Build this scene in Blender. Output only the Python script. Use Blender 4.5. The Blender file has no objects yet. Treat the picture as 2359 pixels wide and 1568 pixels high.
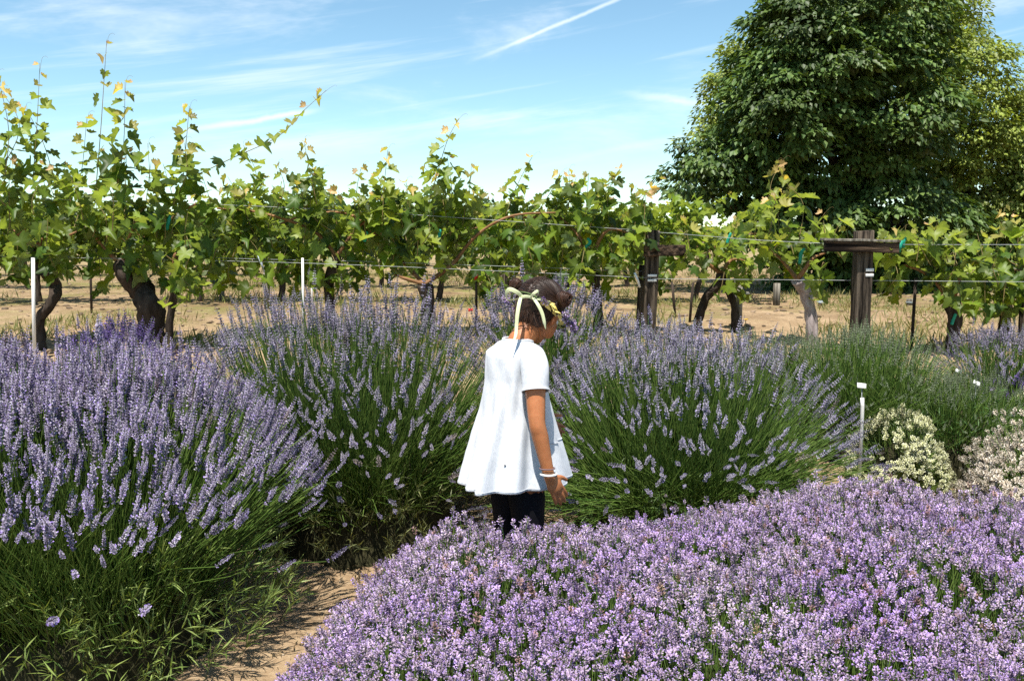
import bpy, bmesh, math, random
import numpy as np
from mathutils import Vector, Matrix, noise

# ------------------------------------------------------------------ camera, sky, sun
scene = bpy.context.scene
COL = scene.collection
PI = math.pi
CAM_Z, PITCH, F, CX, CY = 1.34, math.radians(6.33), 2200.0, 1179.5, 784.0
cam_d = bpy.data.cameras.new('camera'); cam_d.sensor_width = 36; cam_d.lens = 36 * F / 2359
cam_d.clip_start = 0.05; cam_d.clip_end = 3000
cam = bpy.data.objects.new('camera', cam_d); COL.objects.link(cam)
cam.location = (0, 0, CAM_Z); cam.rotation_euler = (PI / 2 - PITCH, 0, 0)
scene.camera = cam

SUN_EL, SUN_AZ = math.radians(70), math.atan2(-0.27, -0.95)          # azimuth from +Y towards +X
SUN = Vector((math.sin(SUN_AZ) * math.cos(SUN_EL), math.cos(SUN_AZ) * math.cos(SUN_EL), math.sin(SUN_EL)))
sd = bpy.data.lights.new('sun', 'SUN'); sd.energy = 5.0; sd.angle = math.radians(0.53); sd.color = (1.0, 0.955, 0.88)
sun = bpy.data.objects.new('sun', sd); COL.objects.link(sun)
sun.rotation_euler = SUN.to_track_quat('Z', 'Y').to_euler(); sun.location = (0, 0, 20)

world = bpy.data.worlds.new('World'); scene.world = world; world.use_nodes = True
wt = world.node_tree; wn = wt.nodes; wl = wt.links; wn.clear()
w_out = wn.new('ShaderNodeOutputWorld'); w_bg = wn.new('ShaderNodeBackground'); w_bg.inputs[1].default_value = 0.095
w_sky = wn.new('ShaderNodeTexSky'); w_sky.sky_type = 'NISHITA'; w_sky.sun_disc = False
w_sky.sun_elevation = SUN_EL; w_sky.sun_rotation = SUN_AZ
w_sky.air_density = 0.9; w_sky.dust_density = 0.0; w_sky.ozone_density = 1.6; w_sky.altitude = 100

def wm(op, a, b=None, c=None):
    n = wn.new('ShaderNodeMath'); n.operation = op
    for i, v in enumerate((a, b, c)):
        if v is None: continue
        if isinstance(v, (int, float)): n.inputs[i].default_value = v
        else: wl.new(v, n.inputs[i])
    return n.outputs[0]
def wramp(v, a, b):
    n = wn.new('ShaderNodeMapRange'); n.interpolation_type = 'SMOOTHSTEP'
    wl.new(v, n.inputs[0]); n.inputs[1].default_value = a; n.inputs[2].default_value = b
    return n.outputs[0]
w_tc = wn.new('ShaderNodeTexCoord'); w_sep = wn.new('ShaderNodeSeparateXYZ'); wl.new(w_tc.outputs['Generated'], w_sep.inputs[0])
dx, dy, dz = w_sep.outputs
az = wm('ARCTAN2', dx, dy)
hor = wm('SQRT', wm('ADD', wm('MULTIPLY', dx, dx), wm('MULTIPLY', dy, dy)))
el = wm('ARCTAN2', dz, hor)
def sky_noise(sx, sy, tilt, scale, detail, seed, dist=0.6):
    u = wm('ADD', wm('MULTIPLY', az, math.cos(tilt)), wm('MULTIPLY', el, math.sin(tilt)))
    v = wm('SUBTRACT', wm('MULTIPLY', el, math.cos(tilt)), wm('MULTIPLY', az, math.sin(tilt)))
    c = wn.new('ShaderNodeCombineXYZ'); wl.new(wm('MULTIPLY', u, sx), c.inputs[0]); wl.new(wm('MULTIPLY', v, sy), c.inputs[1]); c.inputs[2].default_value = seed
    n = wn.new('ShaderNodeTexNoise'); n.inputs['Scale'].default_value = scale; n.inputs['Detail'].default_value = detail
    n.inputs['Roughness'].default_value = 0.62; n.inputs['Distortion'].default_value = dist
    wl.new(c.outputs[0], n.inputs['Vector']); return n.outputs[0]
def contrail(a0, e0, a1, e1, w, strength):
    """a thin trail in the sky between two azimuth/elevation directions"""
    L = math.hypot(a1 - a0, e1 - e0); ca, sa = (a1 - a0) / L, (e1 - e0) / L
    da = wm('SUBTRACT', az, a0); de = wm('SUBTRACT', el, e0)
    t = wm('ADD', wm('MULTIPLY', da, ca), wm('MULTIPLY', de, sa))
    d = wm('SUBTRACT', wm('MULTIPLY', de, ca), wm('MULTIPLY', da, sa))
    wob = wm('MULTIPLY', wm('SUBTRACT', sky_noise(30, 30, 0, 1.0, 3, 7.7), 0.5), w * 1.6)
    d = wm('ABSOLUTE', wm('ADD', d, wob))
    m = wramp(d, w, 0.0)
    m = wm('MULTIPLY', m, wm('MULTIPLY', wramp(t, -0.02, L * 0.45), wramp(t, L + 0.03, L * 0.9)))
    return wm('MULTIPLY', m, strength)
def sky_dir(px, py):
    X, Yf, Z = (px - CX) / F, math.cos(PITCH) + math.sin(PITCH) * (CY - py) / F, -math.sin(PITCH) + math.cos(PITCH) * (CY - py) / F
    return math.atan2(X, Yf), math.atan2(Z, math.hypot(X, Yf))
veil = wm('MULTIPLY', wramp(sky_noise(2.2, 9.0, 0.10, 1.6, 6, 3.1, 0.35), 0.48, 0.80), 0.62)
streak = wm('MULTIPLY', wramp(sky_noise(1.6, 26.0, 0.16, 1.5, 5, 11.3, 0.15), 0.50, 0.80), 0.5)
mask = wm('ADD', veil, streak)
for a, b, w, s in (((1100, 134), (1425, -2), 0.0030, 0.55), ((400, 303), (690, 262), 0.0046, 0.85), ((1440, 215), (1600, 236), 0.006, 0.35)):
    mask = wm('ADD', mask, contrail(*sky_dir(*a), *sky_dir(*b), w, s))
mask = wm('MINIMUM', wm('MULTIPLY', mask, wramp(el, 0.01, 0.16)), 0.85)
w_mix = wn.new('ShaderNodeMix'); w_mix.data_type = 'RGBA'
wl.new(mask, w_mix.inputs[0]); w_wb = wn.new('ShaderNodeMix'); w_wb.data_type = 'RGBA'; w_wb.blend_type = 'MULTIPLY'; w_wb.inputs[0].default_value = 1.0; w_wb.inputs[7].default_value = (0.94, 1.11, 1.04, 1)   # white balance
wl.new(w_sky.outputs[0], w_wb.inputs[6]); wl.new(w_wb.outputs[2], w_mix.inputs[6]); w_mix.inputs[7].default_value = (7.2, 7.7, 8.2, 1)
wl.new(w_mix.outputs[2], w_bg.inputs[0]); wl.new(w_bg.outputs[0], w_out.inputs[0])

scene.render.engine = 'CYCLES'
scene.view_settings.view_transform = 'Standard'; scene.view_settings.look = 'None'
scene.view_settings.exposure = 0.82; scene.view_settings.gamma = 1.0
scene.cycles.max_bounces = 5; scene.cycles.diffuse_bounces = 1; scene.cycles.transmission_bounces = 4
scene.cycles.transparent_max_bounces = 6; scene.cycles.caustics_reflective = False; scene.cycles.caustics_refractive = False
scene.cycles.use_denoising = False

# ------------------------------------------------------------------ helpers
rng = np.random.default_rng(7)
random.seed(7)

def sstep(a, b, v):
    t = np.clip((np.asarray(v, float) - a) / (b - a), 0, 1); return t * t * (3 - 2 * t)
def tz(x, y):
    """height of the ground: level lavender garden, a bank, then the vineyard"""
    return 0.60 * sstep(4.0, 6.2, y) + 0.08 * sstep(6.0, 9.0, y)
def at(px, py, Y):
    """the point of the place that lies Y metres away in the direction of a photo point"""
    a, b = (px - CX) / F, (CY - py) / F
    d = Vector((a, math.cos(PITCH) + math.sin(PITCH) * b, -math.sin(PITCH) + math.cos(PITCH) * b))
    return Vector((0, 0, CAM_Z)) + d * (Y / d.y)

def tag(o, label=None, cat=None, group=None, kind=None):
    for k, v in (('label', label), ('category', cat), ('group', group), ('kind', kind)):
        if v: o[k] = v
    return o
def empty(name, loc=(0, 0, 0), label=None, cat=None, group=None):
    o = bpy.data.objects.new(name, None); COL.objects.link(o); o.location = loc; o.empty_display_size = 0.1
    return tag(o, label, cat, group)
def make_mesh(name, V, T, mat=None, C=None, smooth=False):
    V = np.ascontiguousarray(V, np.float32).reshape(-1, 3); T = np.ascontiguousarray(T, np.int32).reshape(-1, 3)
    me = bpy.data.meshes.new(name)
    me.vertices.add(len(V)); me.vertices.foreach_set('co', V.ravel())
    me.loops.add(T.size); me.loops.foreach_set('vertex_index', T.ravel())
    me.polygons.add(len(T)); me.polygons.foreach_set('loop_start', np.arange(0, T.size, 3, dtype=np.int32))
    try: me.polygons.foreach_set('loop_total', np.full(len(T), 3, np.int32))
    except Exception: pass
    if C is not None:
        a = me.color_attributes.new('Col', 'FLOAT_COLOR', 'POINT')
        c4 = np.ones((len(V), 4), np.float32); c4[:, :3] = C; a.data.foreach_set('color', c4.ravel())
    if smooth: me.polygons.foreach_set('use_smooth', np.ones(len(T), bool))
    me.update(calc_edges=True); me.validate()
    if mat: me.materials.append(mat)
    return me
def link(name, me, parent=None, loc=None):
    o = bpy.data.objects.new(name, me); COL.objects.link(o)
    if parent: o.parent = parent
    if loc is not None: o.location = loc
    return o
class Geo:
    """triangles gathered for ONE mesh"""
    def __init__(self): self.V, self.T, self.C, self.n = [], [], [], 0
    def add(self, V, T, C=None):
        V = np.asarray(V, float).reshape(-1, 3); T = np.asarray(T, int).reshape(-1, 3)
        self.V.append(V); self.T.append(T + self.n); self.n += len(V)
        self.C.append(np.ones((len(V), 3)) if C is None else np.broadcast_to(np.asarray(C, float), (len(V), 3)))
        return self
    def arrays(self): return np.concatenate(self.V), np.concatenate(self.T), np.concatenate(self.C)
    def build(self, name, mat, parent=None, smooth=False, kind=None, shift=None):
        V, T, C = self.arrays()
        if shift is not None: V = V - np.asarray(shift, float)
        o = link(name, make_mesh(name, V, T, mat, C, smooth), parent)
        if kind: o['kind'] = kind
        return o
def frames(D, spin):
    """n rotation matrices whose local Z is D, turned by spin about it"""
    D = D / np.maximum(np.linalg.norm(D, axis=1, keepdims=True), 1e-9)
    ref = np.where(np.abs(D[:, 2:3]) < 0.95, np.array([[0, 0, 1.0]]), np.array([[1.0, 0, 0]]))
    X = np.cross(ref, D); X /= np.maximum(np.linalg.norm(X, axis=1, keepdims=True), 1e-9); Yv = np.cross(D, X)
    c, s = np.cos(spin)[:, None], np.sin(spin)[:, None]
    return np.stack([X * c + Yv * s, Yv * c - X * s, D], axis=2)
def frames_yz(Yd, Zd):
    """n rotation matrices with local Y along Yd and local Z as near Zd as possible"""
    Yd = Yd / np.maximum(np.linalg.norm(Yd, axis=1, keepdims=True), 1e-9)
    X = np.cross(Yd, Zd); X /= np.maximum(np.linalg.norm(X, axis=1, keepdims=True), 1e-9)
    return np.stack([X, Yd, np.cross(X, Yd)], axis=2)
def scatter(geo, proto, R, P, S, tint=None):
    """copies of a proto (V,T,C) with rotation R (n,3,3), position P (n,3), scale S (n,) or (n,3)"""
    V, T, C = proto; n = len(P)
    if n == 0: return
    S = np.asarray(S, float); S = np.repeat(S[:, None], 3, 1) if S.ndim == 1 else S
    W = np.einsum('nij,nkj->nki', R, V[None] * S[:, None, :]) + P[:, None, :]
    TT = T[None] + (np.arange(n) * len(V))[:, None, None]
    CC = np.repeat(C[None], n, 0)
    if tint is not None: CC = CC * tint[:, None, :]
    geo.add(W.reshape(-1, 3), TT.reshape(-1, 3)); geo.C[-1] = CC.reshape(-1, 3)
def stems(geo, P0, P1, P2, r0, r1, seg=4, color=(1, 1, 1)):
    """bent three-sided stalks"""
    n = len(P0); t = np.linspace(0, 1, seg + 1)[None, :, None]
    Q = (1 - t) ** 2 * P0[:, None] + 2 * t * (1 - t) * P1[:, None] + t ** 2 * P2[:, None]
    rad = (r0 + (r1 - r0) * t)
    D = P2 - P0; D = D / np.maximum(np.linalg.norm(D, axis=1, keepdims=True), 1e-9)
    Rm = frames(D, rng.uniform(0, 6.28, n))
    ring = []
    for k in range(3):
        a = 2 * PI * k / 3
        ring.append(Q + rad * (Rm[:, :, 0] * math.cos(a) + Rm[:, :, 1] * math.sin(a))[:, None])
    V = np.stack(ring, axis=2)                                   # n, seg+1, 3, 3
    idx = np.arange(n * (seg + 1) * 3).reshape(n, seg + 1, 3)
    tl = []
    for k in range(3):
        k2 = (k + 1) % 3
        a, b, c, d = idx[:, :-1, k], idx[:, :-1, k2], idx[:, 1:, k2], idx[:, 1:, k]
        tl += [np.stack([a, b, c], -1).reshape(-1, 3), np.stack([a, c, d], -1).reshape(-1, 3)]
    color = np.asarray(color, float)
    Cc = np.broadcast_to(color, (n, 3)) if color.ndim == 1 else color
    geo.add(V.reshape(-1, 3), np.concatenate(tl)); geo.C[-1] = np.repeat(Cc, (seg + 1) * 3, 0)
def catmull(P, k=6):
    P = [np.asarray(p, float) for p in P]; P = [2 * P[0] - P[1]] + P + [2 * P[-1] - P[-2]]; out = []
    for i in range(1, len(P) - 2):
        for j in range(k):
            t = j / k; a, b, c, d = P[i - 1], P[i], P[i + 1], P[i + 2]
            out.append(0.5 * (2 * b + (c - a) * t + (2 * a - 5 * b + 4 * c - d) * t * t + (3 * b - a - 3 * c + d) * t ** 3))
    out.append(P[-2]); return np.array(out)
def tube(geo, P, R, sides=8, rough=0.0, color=(1, 1, 1), cap=True, flat=1.0):
    """tapered tube through points P with radii R (list of the same length)"""
    P = np.asarray(P, float); R = np.broadcast_to(np.asarray(R, float), (len(P),)).copy()
    Tg = np.gradient(P, axis=0); Tg /= np.maximum(np.linalg.norm(Tg, axis=1, keepdims=True), 1e-9)
    up = np.array([0, 1.0, 0]) if abs(Tg[0][1]) < 0.8 else np.array([1.0, 0, 0]); V = []
    for i in range(len(P)):
        X = np.cross(up, Tg[i]); X /= np.linalg.norm(X); Yv = np.cross(Tg[i], X); up = Yv if abs(np.dot(Yv, Tg[i])) < 0.9 else up
        for k in range(sides):
            a = 2 * PI * k / sides; r = R[i]
            if rough: r *= 1 + rough * noise.noise(Vector(P[i] * 14) + Vector((3 * math.cos(a), 3 * math.sin(a), 0)))
            V.append(P[i] + r * (math.cos(a) * X + math.sin(a) * Yv * flat))
    T = []; n = len(P)
    for i in range(n - 1):
        for k in range(sides):
            a, b = i * sides + k, i * sides + (k + 1) % sides; c, d = b + sides, a + sides
            T += [(a, b, c), (a, c, d)]
    if cap:
        V += [P[0], P[-1]]; m = len(V)
        for k in range(sides):
            T += [(m - 2, (k + 1) % sides, k), (m - 1, (n - 1) * sides + k, (n - 1) * sides + (k + 1) % sides)]
    geo.add(V, T, color); return geo
def resample_r(R, n): return np.interp(np.linspace(0, 1, n), np.linspace(0, 1, len(R)), R)

# ------------------------------------------------------------------ materials
def nodes_of(name):
    m = bpy.data.materials.new(name); m.use_nodes = True; nt = m.node_tree; nt.nodes.clear()
    out = nt.nodes.new('ShaderNodeOutputMaterial'); b = nt.nodes.new('ShaderNodeBsdfPrincipled')
    nt.links.new(b.outputs[0], out.inputs[0]); return m, nt, b, out
def nd(nt, typ, **kw):
    n = nt.nodes.new(typ)
    for k, v in kw.items():
        if k in n.inputs: n.inputs[k].default_value = v
        else: setattr(n, k, v)
    return n
def mixc(nt, fac, a, b, blend='MIX'):
    n = nt.nodes.new('ShaderNodeMix'); n.data_type = 'RGBA'; n.blend_type = blend
    for i, v in ((0, fac), (6, a), (7, b)):
        if hasattr(v, 'is_linked') or hasattr(v, 'links'): nt.links.new(v, n.inputs[i])
        elif isinstance(v, (int, float)): n.inputs[i].default_value = v
        else: n.inputs[i].default_value = (*v, 1)
    return n.outputs[2]
def maprange(nt, v, a, b, c=0.0, d=1.0):
    n = nt.nodes.new('ShaderNodeMapRange'); nt.links.new(v, n.inputs[0])
    for i, q in enumerate((a, b, c, d)): n.inputs[i + 1].default_value = q
    return n.outputs[0]
def bump(nt, b, h, strength=0.4, dist=0.01):
    n = nd(nt, 'ShaderNodeBump'); n.inputs['Strength'].default_value = strength; n.inputs['Distance'].default_value = dist
    nt.links.new(h, n.inputs['Height']); nt.links.new(n.outputs[0], b.inputs['Normal'])
def plain(name, c1, c2=None, scale=20, rough=0.7, stretch=(1, 1, 1), bmp=0.0, spec=0.3, dist=0.01, detail=6, coords='Object', lo=.3, hi=.7):
    m, nt, b, out = nodes_of(name); c2 = c2 or c1
    tc = nd(nt, 'ShaderNodeTexCoord'); mp = nd(nt, 'ShaderNodeMapping'); mp.inputs['Scale'].default_value = stretch
    nt.links.new(tc.outputs[coords], mp.inputs[0])
    n = nd(nt, 'ShaderNodeTexNoise', Scale=scale, Detail=detail, Roughness=0.65); nt.links.new(mp.outputs[0], n.inputs['Vector'])
    f = maprange(nt, n.outputs[0], lo, hi)
    nt.links.new(mixc(nt, f, c1, c2), b.inputs['Base Color']); b.inputs['Roughness'].default_value = rough
    b.inputs['Specular IOR Level'].default_value = spec
    if bmp: bump(nt, b, n.outputs[0], bmp, dist)
    return m
def leafmat(name, trans=0.35, rough=0.5, spec=0.35, var=0.25, tcol=(1.15, 1.2, 0.55), under=None, vein=False):
    """colour from the mesh attribute, varied per object, some light let through"""
    m, nt, b, out = nodes_of(name)
    at_ = nd(nt, 'ShaderNodeAttribute', attribute_name='Col'); oi = nd(nt, 'ShaderNodeObjectInfo')
    v = maprange(nt, oi.outputs['Random'], 0, 1, 1 - var, 1 + var)
    col = mixc(nt, 1.0, at_.outputs['Color'], v, 'MULTIPLY')
    if under:
        g = nd(nt, 'ShaderNodeNewGeometry'); col = mixc(nt, g.outputs['Backfacing'], col, mixc(nt, 0.6, col, under))
    nt.links.new(col, b.inputs['Base Color']); b.inputs['Roughness'].default_value = rough; b.inputs['Specular IOR Level'].default_value = spec
    if trans:
        t = nd(nt, 'ShaderNodeBsdfTranslucent'); nt.links.new(mixc(nt, 1.0, col, tcol, 'MULTIPLY'), t.inputs[0])
        mx = nd(nt, 'ShaderNodeMixShader'); mx.inputs[0].default_value = trans
        nt.links.new(b.outputs[0], mx.inputs[1]); nt.links.new(t.outputs[0], mx.inputs[2]); nt.links.new(mx.outputs[0], out.inputs[0])
    return m
M = {}
M['leaf'] = leafmat('vine_leaf', 0.50, 0.45, 0.35, 0.45, (1.6, 1.5, 0.42), under=(0.20, 0.26, 0.13))
M['foliage'] = leafmat('foliage', 0.25, 0.5, 0.35, 0.1, (1.4, 1.35, 0.5))
M['flower'] = leafmat('flower', 0.15, 0.8, 0.1, 0.18, (1.1, 1.0, 1.2))
M['stalk'] = leafmat('stalk', 0.12, 0.6, 0.25, 0.1, (1.2, 1.2, 0.6))
M['bark'] = plain('vine_bark', (0.018, 0.013, 0.010), (0.085, 0.065, 0.052), 30, 0.95, (1, 1, 0.18), 0.9, 0.1, 0.02)
M['pale_bark'] = plain('pale_vine_bark', (0.20, 0.15, 0.14), (0.52, 0.45, 0.43), 22, 0.95, (1, 1, 0.22), 0.8, 0.1, 0.015)
M['cane'] = plain('cane', (0.16, 0.07, 0.03), (0.28, 0.15, 0.06), 15, 0.7, (1, 1, 1), 0.2)
M['shoot'] = plain('green_shoot', (0.17, 0.16, 0.05), (0.24, 0.15, 0.07), 9, 0.6)
M['tree_bark'] = plain('tree_bark', (0.03, 0.025, 0.02), (0.09, 0.075, 0.06), 6, 0.95, (1, 1, 0.2), 0.8, 0.1, 0.05)
M['wood'] = plain('weathered_wood', (0.010, 0.007, 0.005), (0.13, 0.10, 0.072), 40, 0.9, (1, 1, 0.06), 1.0, 0.15, 0.02, lo=.42, hi=.62)
M['wood_beam'] = plain('weathered_beam', (0.010, 0.006, 0.004), (0.11, 0.072, 0.046), 40, 0.9, (0.06, 1, 1), 1.0, 0.15, 0.02, lo=.42, hi=.62)
M['grey_wood'] = plain('grey_wood', (0.08, 0.07, 0.055), (0.30, 0.27, 0.22), 40, 0.9, (1, 1, 0.06), 0.9, 0.15, 0.015, lo=.4, hi=.62)
M['white_plastic'] = plain('white_plastic', (0.78, 0.77, 0.74), (0.66, 0.64, 0.60), 9, 0.45)
M['pale_plastic'] = plain('pale_plastic', (0.50, 0.57, 0.62), (0.36, 0.43, 0.50), 6, 0.4)
M['wire'] = plain('galvanised_wire', (0.40, 0.42, 0.42), (0.25, 0.26, 0.26), 8, 0.4)
M['green_tape'] = plain('green_tape', (0.0, 0.20, 0.13), (0.02, 0.30, 0.20), 20, 0.5)
M['red'] = plain('red_tag', (0.60, 0.03, 0.02), (0.48, 0.02, 0.02), 10, 0.5)
M['yellow'] = plain('yellow_petal', (0.75, 0.42, 0.02), (0.80, 0.50, 0.05), 10, 0.6)
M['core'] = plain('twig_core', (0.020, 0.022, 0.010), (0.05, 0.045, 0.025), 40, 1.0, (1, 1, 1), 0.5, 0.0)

# ground: sandy soil, straw and weedy patches
m, nt, b, out = nodes_of('sandy_soil'); M['soil'] = m
tc = nd(nt, 'ShaderNodeTexCoord'); o3 = tc.outputs['Object']
def nz(scale, detail=6, rough=0.6, vec=None, dist=0.0):
    n = nd(nt, 'ShaderNodeTexNoise', Scale=scale, Detail=detail, Roughness=rough); n.inputs['Distortion'].default_value = dist
    nt.links.new(vec or o3, n.inputs['Vector']); return n.outputs[0]
big, mid, fine, grain = nz(0.5, 4), nz(4, 6), nz(38, 8, 0.7), nz(160, 4, 0.8)
c = mixc(nt, maprange(nt, mid, 0.3, 0.7), (0.33, 0.22, 0.125), (0.44, 0.31, 0.185))
c = mixc(nt, maprange(nt, fine, 0.45, 0.75), c, (0.56, 0.42, 0.26))
c = mixc(nt, maprange(nt, fine, 0.42, 0.25), c, (0.22, 0.13, 0.065))
sp = nd(nt, 'ShaderNodeSeparateXYZ'); nt.links.new(o3, sp.inputs[0])
far = maprange(nt, sp.outputs[1], 5.5, 9.0)
weed = nd(nt, 'ShaderNodeMath', operation='MULTIPLY'); nt.links.new(maprange(nt, nz(1.1, 6, 0.7), 0.46, 0.62), weed.inputs[0]); nt.links.new(far, weed.inputs[1])
c = mixc(nt, weed.outputs[0], c, (0.20, 0.20, 0.06))
straw = nd(nt, 'ShaderNodeMath', operation='MULTIPLY'); nt.links.new(maprange(nt, sp.outputs[1], 16, 30), straw.inputs[0]); straw.inputs[1].default_value = 0.75
fm = nd(nt, 'ShaderNodeMath', operation='MULTIPLY'); nt.links.new(far, fm.inputs[0]); nt.links.new(maprange(nt, nz(3.2, 7, .75), .38, .62), fm.inputs[1])
c = mixc(nt, fm.outputs[0], c, (0.20, 0.13, 0.07))
c = mixc(nt, straw.outputs[0], c, mixc(nt, maprange(nt, big, 0.4, 0.6), (0.33, 0.245, 0.13), (0.20, 0.20, 0.08)))
nt.links.new(c, b.inputs['Base Color']); b.inputs['Roughness'].default_value = 0.95; b.inputs['Specular IOR Level'].default_value = 0.1
hh = nd(nt, 'ShaderNodeMath', operation='ADD'); nt.links.new(fine, hh.inputs[0]); nt.links.new(grain, hh.inputs[1])
bump(nt, b, hh.outputs[0], 0.8, 0.015)

# ------------------------------------------------------------------ the ground
xs = np.concatenate([-np.geomspace(900, 4.2, 26), np.linspace(-4, 4, 161), np.geomspace(4.2, 900, 26)])
ys = np.concatenate([np.linspace(-30, 1.4, 8), np.linspace(1.5, 8, 131), np.geomspace(8.2, 1500, 44)])
GX, GY = np.meshgrid(xs, ys); GZ = tz(GX, GY)
near = sstep(9, 6, GY) * sstep(5, 4, np.abs(GX))
for i in range(GX.shape[0]):
    for j in range(GX.shape[1]):
        if near[i, j] > 0:
            p = Vector((GX[i, j], GY[i, j], 0))
            GZ[i, j] += near[i, j] * (0.035 * noise.noise(p * 2.1) + 0.022 * noise.noise(p * 7.3) + 0.012 * noise.noise(p * 16))
nx, ny = len(xs), len(ys); ii = np.arange(nx * ny).reshape(ny, nx)
a, b_, c_, d_ = ii[:-1, :-1].ravel(), ii[:-1, 1:].ravel(), ii[1:, 1:].ravel(), ii[1:, :-1].ravel()
ground = link('ground', make_mesh('ground', np.stack([GX, GY, GZ], -1), np.concatenate([np.stack([a, b_, c_], 1), np.stack([a, c_, d_], 1)]), M['soil'], None, True))
tag(ground, 'sandy tan soil of the garden path and vineyard', 'ground', kind='structure')

# ------------------------------------------------------------------ lavender
def blade_proto(w=0.042, fold=0.25):
    V = np.array([[0, 0, 0], [w, 0.45, fold * w], [0, 0.5, 0], [-w, 0.45, fold * w], [0, 1, -0.08]])
    T = np.array([[0, 1, 2], [0, 2, 3], [2, 1, 4], [2, 4, 3]])
    return V, T, np.ones((5, 3))
BLADE = blade_proto()
def spike_proto(seed, length, whorls, per, rad, gap, calyx, petal, cream, petal_p, nquad=2):
    """one flower spike along +Z: whorls of calyces with some open corollas"""
    r = np.random.default_rng(seed); V, T, C = [], [], []
    zs = [0.0] + list(np.linspace(gap, length, whorls - 1)) if gap else list(np.linspace(0.02 * length, length, whorls))
    def add(vs, ts, cs):
        n = len(V); V.extend(vs); T.extend([tuple(np.array(t) + n) for t in ts]); C.extend(cs)
    add([(0, 0, -0.01), (0.0012, 0, length), (-0.0012, 0.001, length), (0.0016, 0.001, 0)], [(0, 3, 1), (0, 1, 2)], [(0.10, 0.13, 0.06)] * 4)
    for k, z in enumerate(zs):
        f = k / max(1, len(zs) - 1)
        R = rad * (0.75 + 0.35 * math.sin(PI * min(1, f * 1.1 + 0.15))) * (1 - 0.45 * max(0, f - 0.7) / 0.3)
        n = max(3, int(per * (1 - 0.35 * max(0, f - 0.75) / 0.25))); ph = r.uniform(0, 6.28)
        for j in range(n):
            a = ph + 2 * PI * j / n + r.uniform(-0.25, 0.25); tilt = r.uniform(0.35, 0.95)
            o = np.array([math.cos(a), math.sin(a), 0]); s = np.array([-math.sin(a), math.cos(a), 0]); u = np.array([0, 0, 1.0])
            d = o * math.cos(tilt) + u * math.sin(tilt); pz = np.array([0, 0, z]); Lb = R * r.uniform(0.85, 1.2)
            w = R * 0.26
            e = np.cross(d, s)
            v = [pz + o * 0.0008, pz + d * Lb * 0.95 + s * w, pz + d * Lb * 0.95 - s * w, pz + d * Lb * 0.8 + e * w * 1.2]
            base = np.array(calyx) * r.uniform(0.65, 1.3); tipc = base * 1.25 if r.random() > 0.35 else np.array(cream) * r.uniform(0.8, 1.15)
            add(v, [(0, 3, 1), (0, 2, 3), (1, 3, 2)], [base * 0.75, tipc, tipc, base])
            if r.random() < petal_p:
                pc = np.array(petal) * r.uniform(0.8, 1.25); q = pz + d * Lb * 0.93; pl = R * 0.5
                t2 = s * math.cos(a * 3) * 0.4 + s * 0.8; t2 /= np.linalg.norm(t2)
                add([q, q + d * pl * 0.6 + t2 * pl * 0.65, q + d * pl * 1.0, q + d * pl * 0.6 - t2 * pl * 0.65 + e * pl * 0.3], [(0, 1, 2), (0, 2, 3)], [pc * 0.8, pc, pc * 1.1, pc])
    return np.array(V), np.array(T), np.clip(np.array(C), 0, 0.95)
GREY = dict(calyx=(0.245, 0.21, 0.30), petal=(0.33, 0.24, 0.58), cream=(0.55, 0.52, 0.60))
SPK_A = [spike_proto(i, 0.115, 10, 6, 0.0128, 0.022, petal_p=0.28, **GREY) for i in range(5)]
SPK_B = [spike_proto(20 + i, 0.105, 8, 6, 0.0115, 0.022, calyx=(0.20, 0.18, 0.23), petal=(0.26, 0.21, 0.43), cream=(0.40, 0.375, 0.42), petal_p=0.18) for i in range(4)]
SPK_D = [spike_proto(40 + i, 0.095, 8, 6, 0.0115, 0.02, petal_p=0.22, calyx=(0.24, 0.22, 0.28), petal=(0.32, 0.26, 0.54), cream=(0.47, 0.45, 0.51)) for i in range(4)]
SPK_PURPLE = [spike_proto(60 + i, 0.10, 8, 6, 0.0115, 0.02, calyx=(0.09, 0.065, 0.17), petal=(0.20, 0.12, 0.42), cream=(0.20, 0.16, 0.30), petal_p=0.3) for i in range(3)]
SPK_BUD = [spike_proto(70 + i, 0.055, 6, 4, 0.0055, 0.012, calyx=(0.16, 0.19, 0.12), petal=(0.20, 0.2, 0.2), cream=(0.24, 0.26, 0.20), petal_p=0.0) for i in range(3)]
SPK_MOUND = [spike_proto(80 + i, 0.030, 4, 5, 0.0102, 0, calyx=(0.30, 0.22, 0.31), petal=(0.45, 0.31, 0.67), cream=(0.51, 0.42, 0.485), petal_p=0.6) for i in range(6)]
SPK_WHITE = [spike_proto(100 + i, 0.026, 4, 5, 0.0095, 0, calyx=(0.45, 0.46, 0.22), petal=(0.80, 0.78, 0.56), cream=(0.75, 0.72, 0.46), petal_p=0.6) for i in range(4)]
SPK_PINK = [spike_proto(120 + i, 0.028, 4, 5, 0.0104, 0, calyx=(0.55, 0.46, 0.35), petal=(0.82, 0.74, 0.64), cream=(0.78, 0.69, 0.53), petal_p=0.6) for i in range(4)]
SPK_FAR = [spike_proto(140 + i, 0.11, 6, 3, 0.0125, 0.022, petal_p=0.0, **GREY) for i in range(2)]           # for stalks outside the picture
G1, G2 = np.array([0.055, 0.125, 0.016]), np.array([0.175, 0.260, 0.055])          # stalk greens

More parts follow.
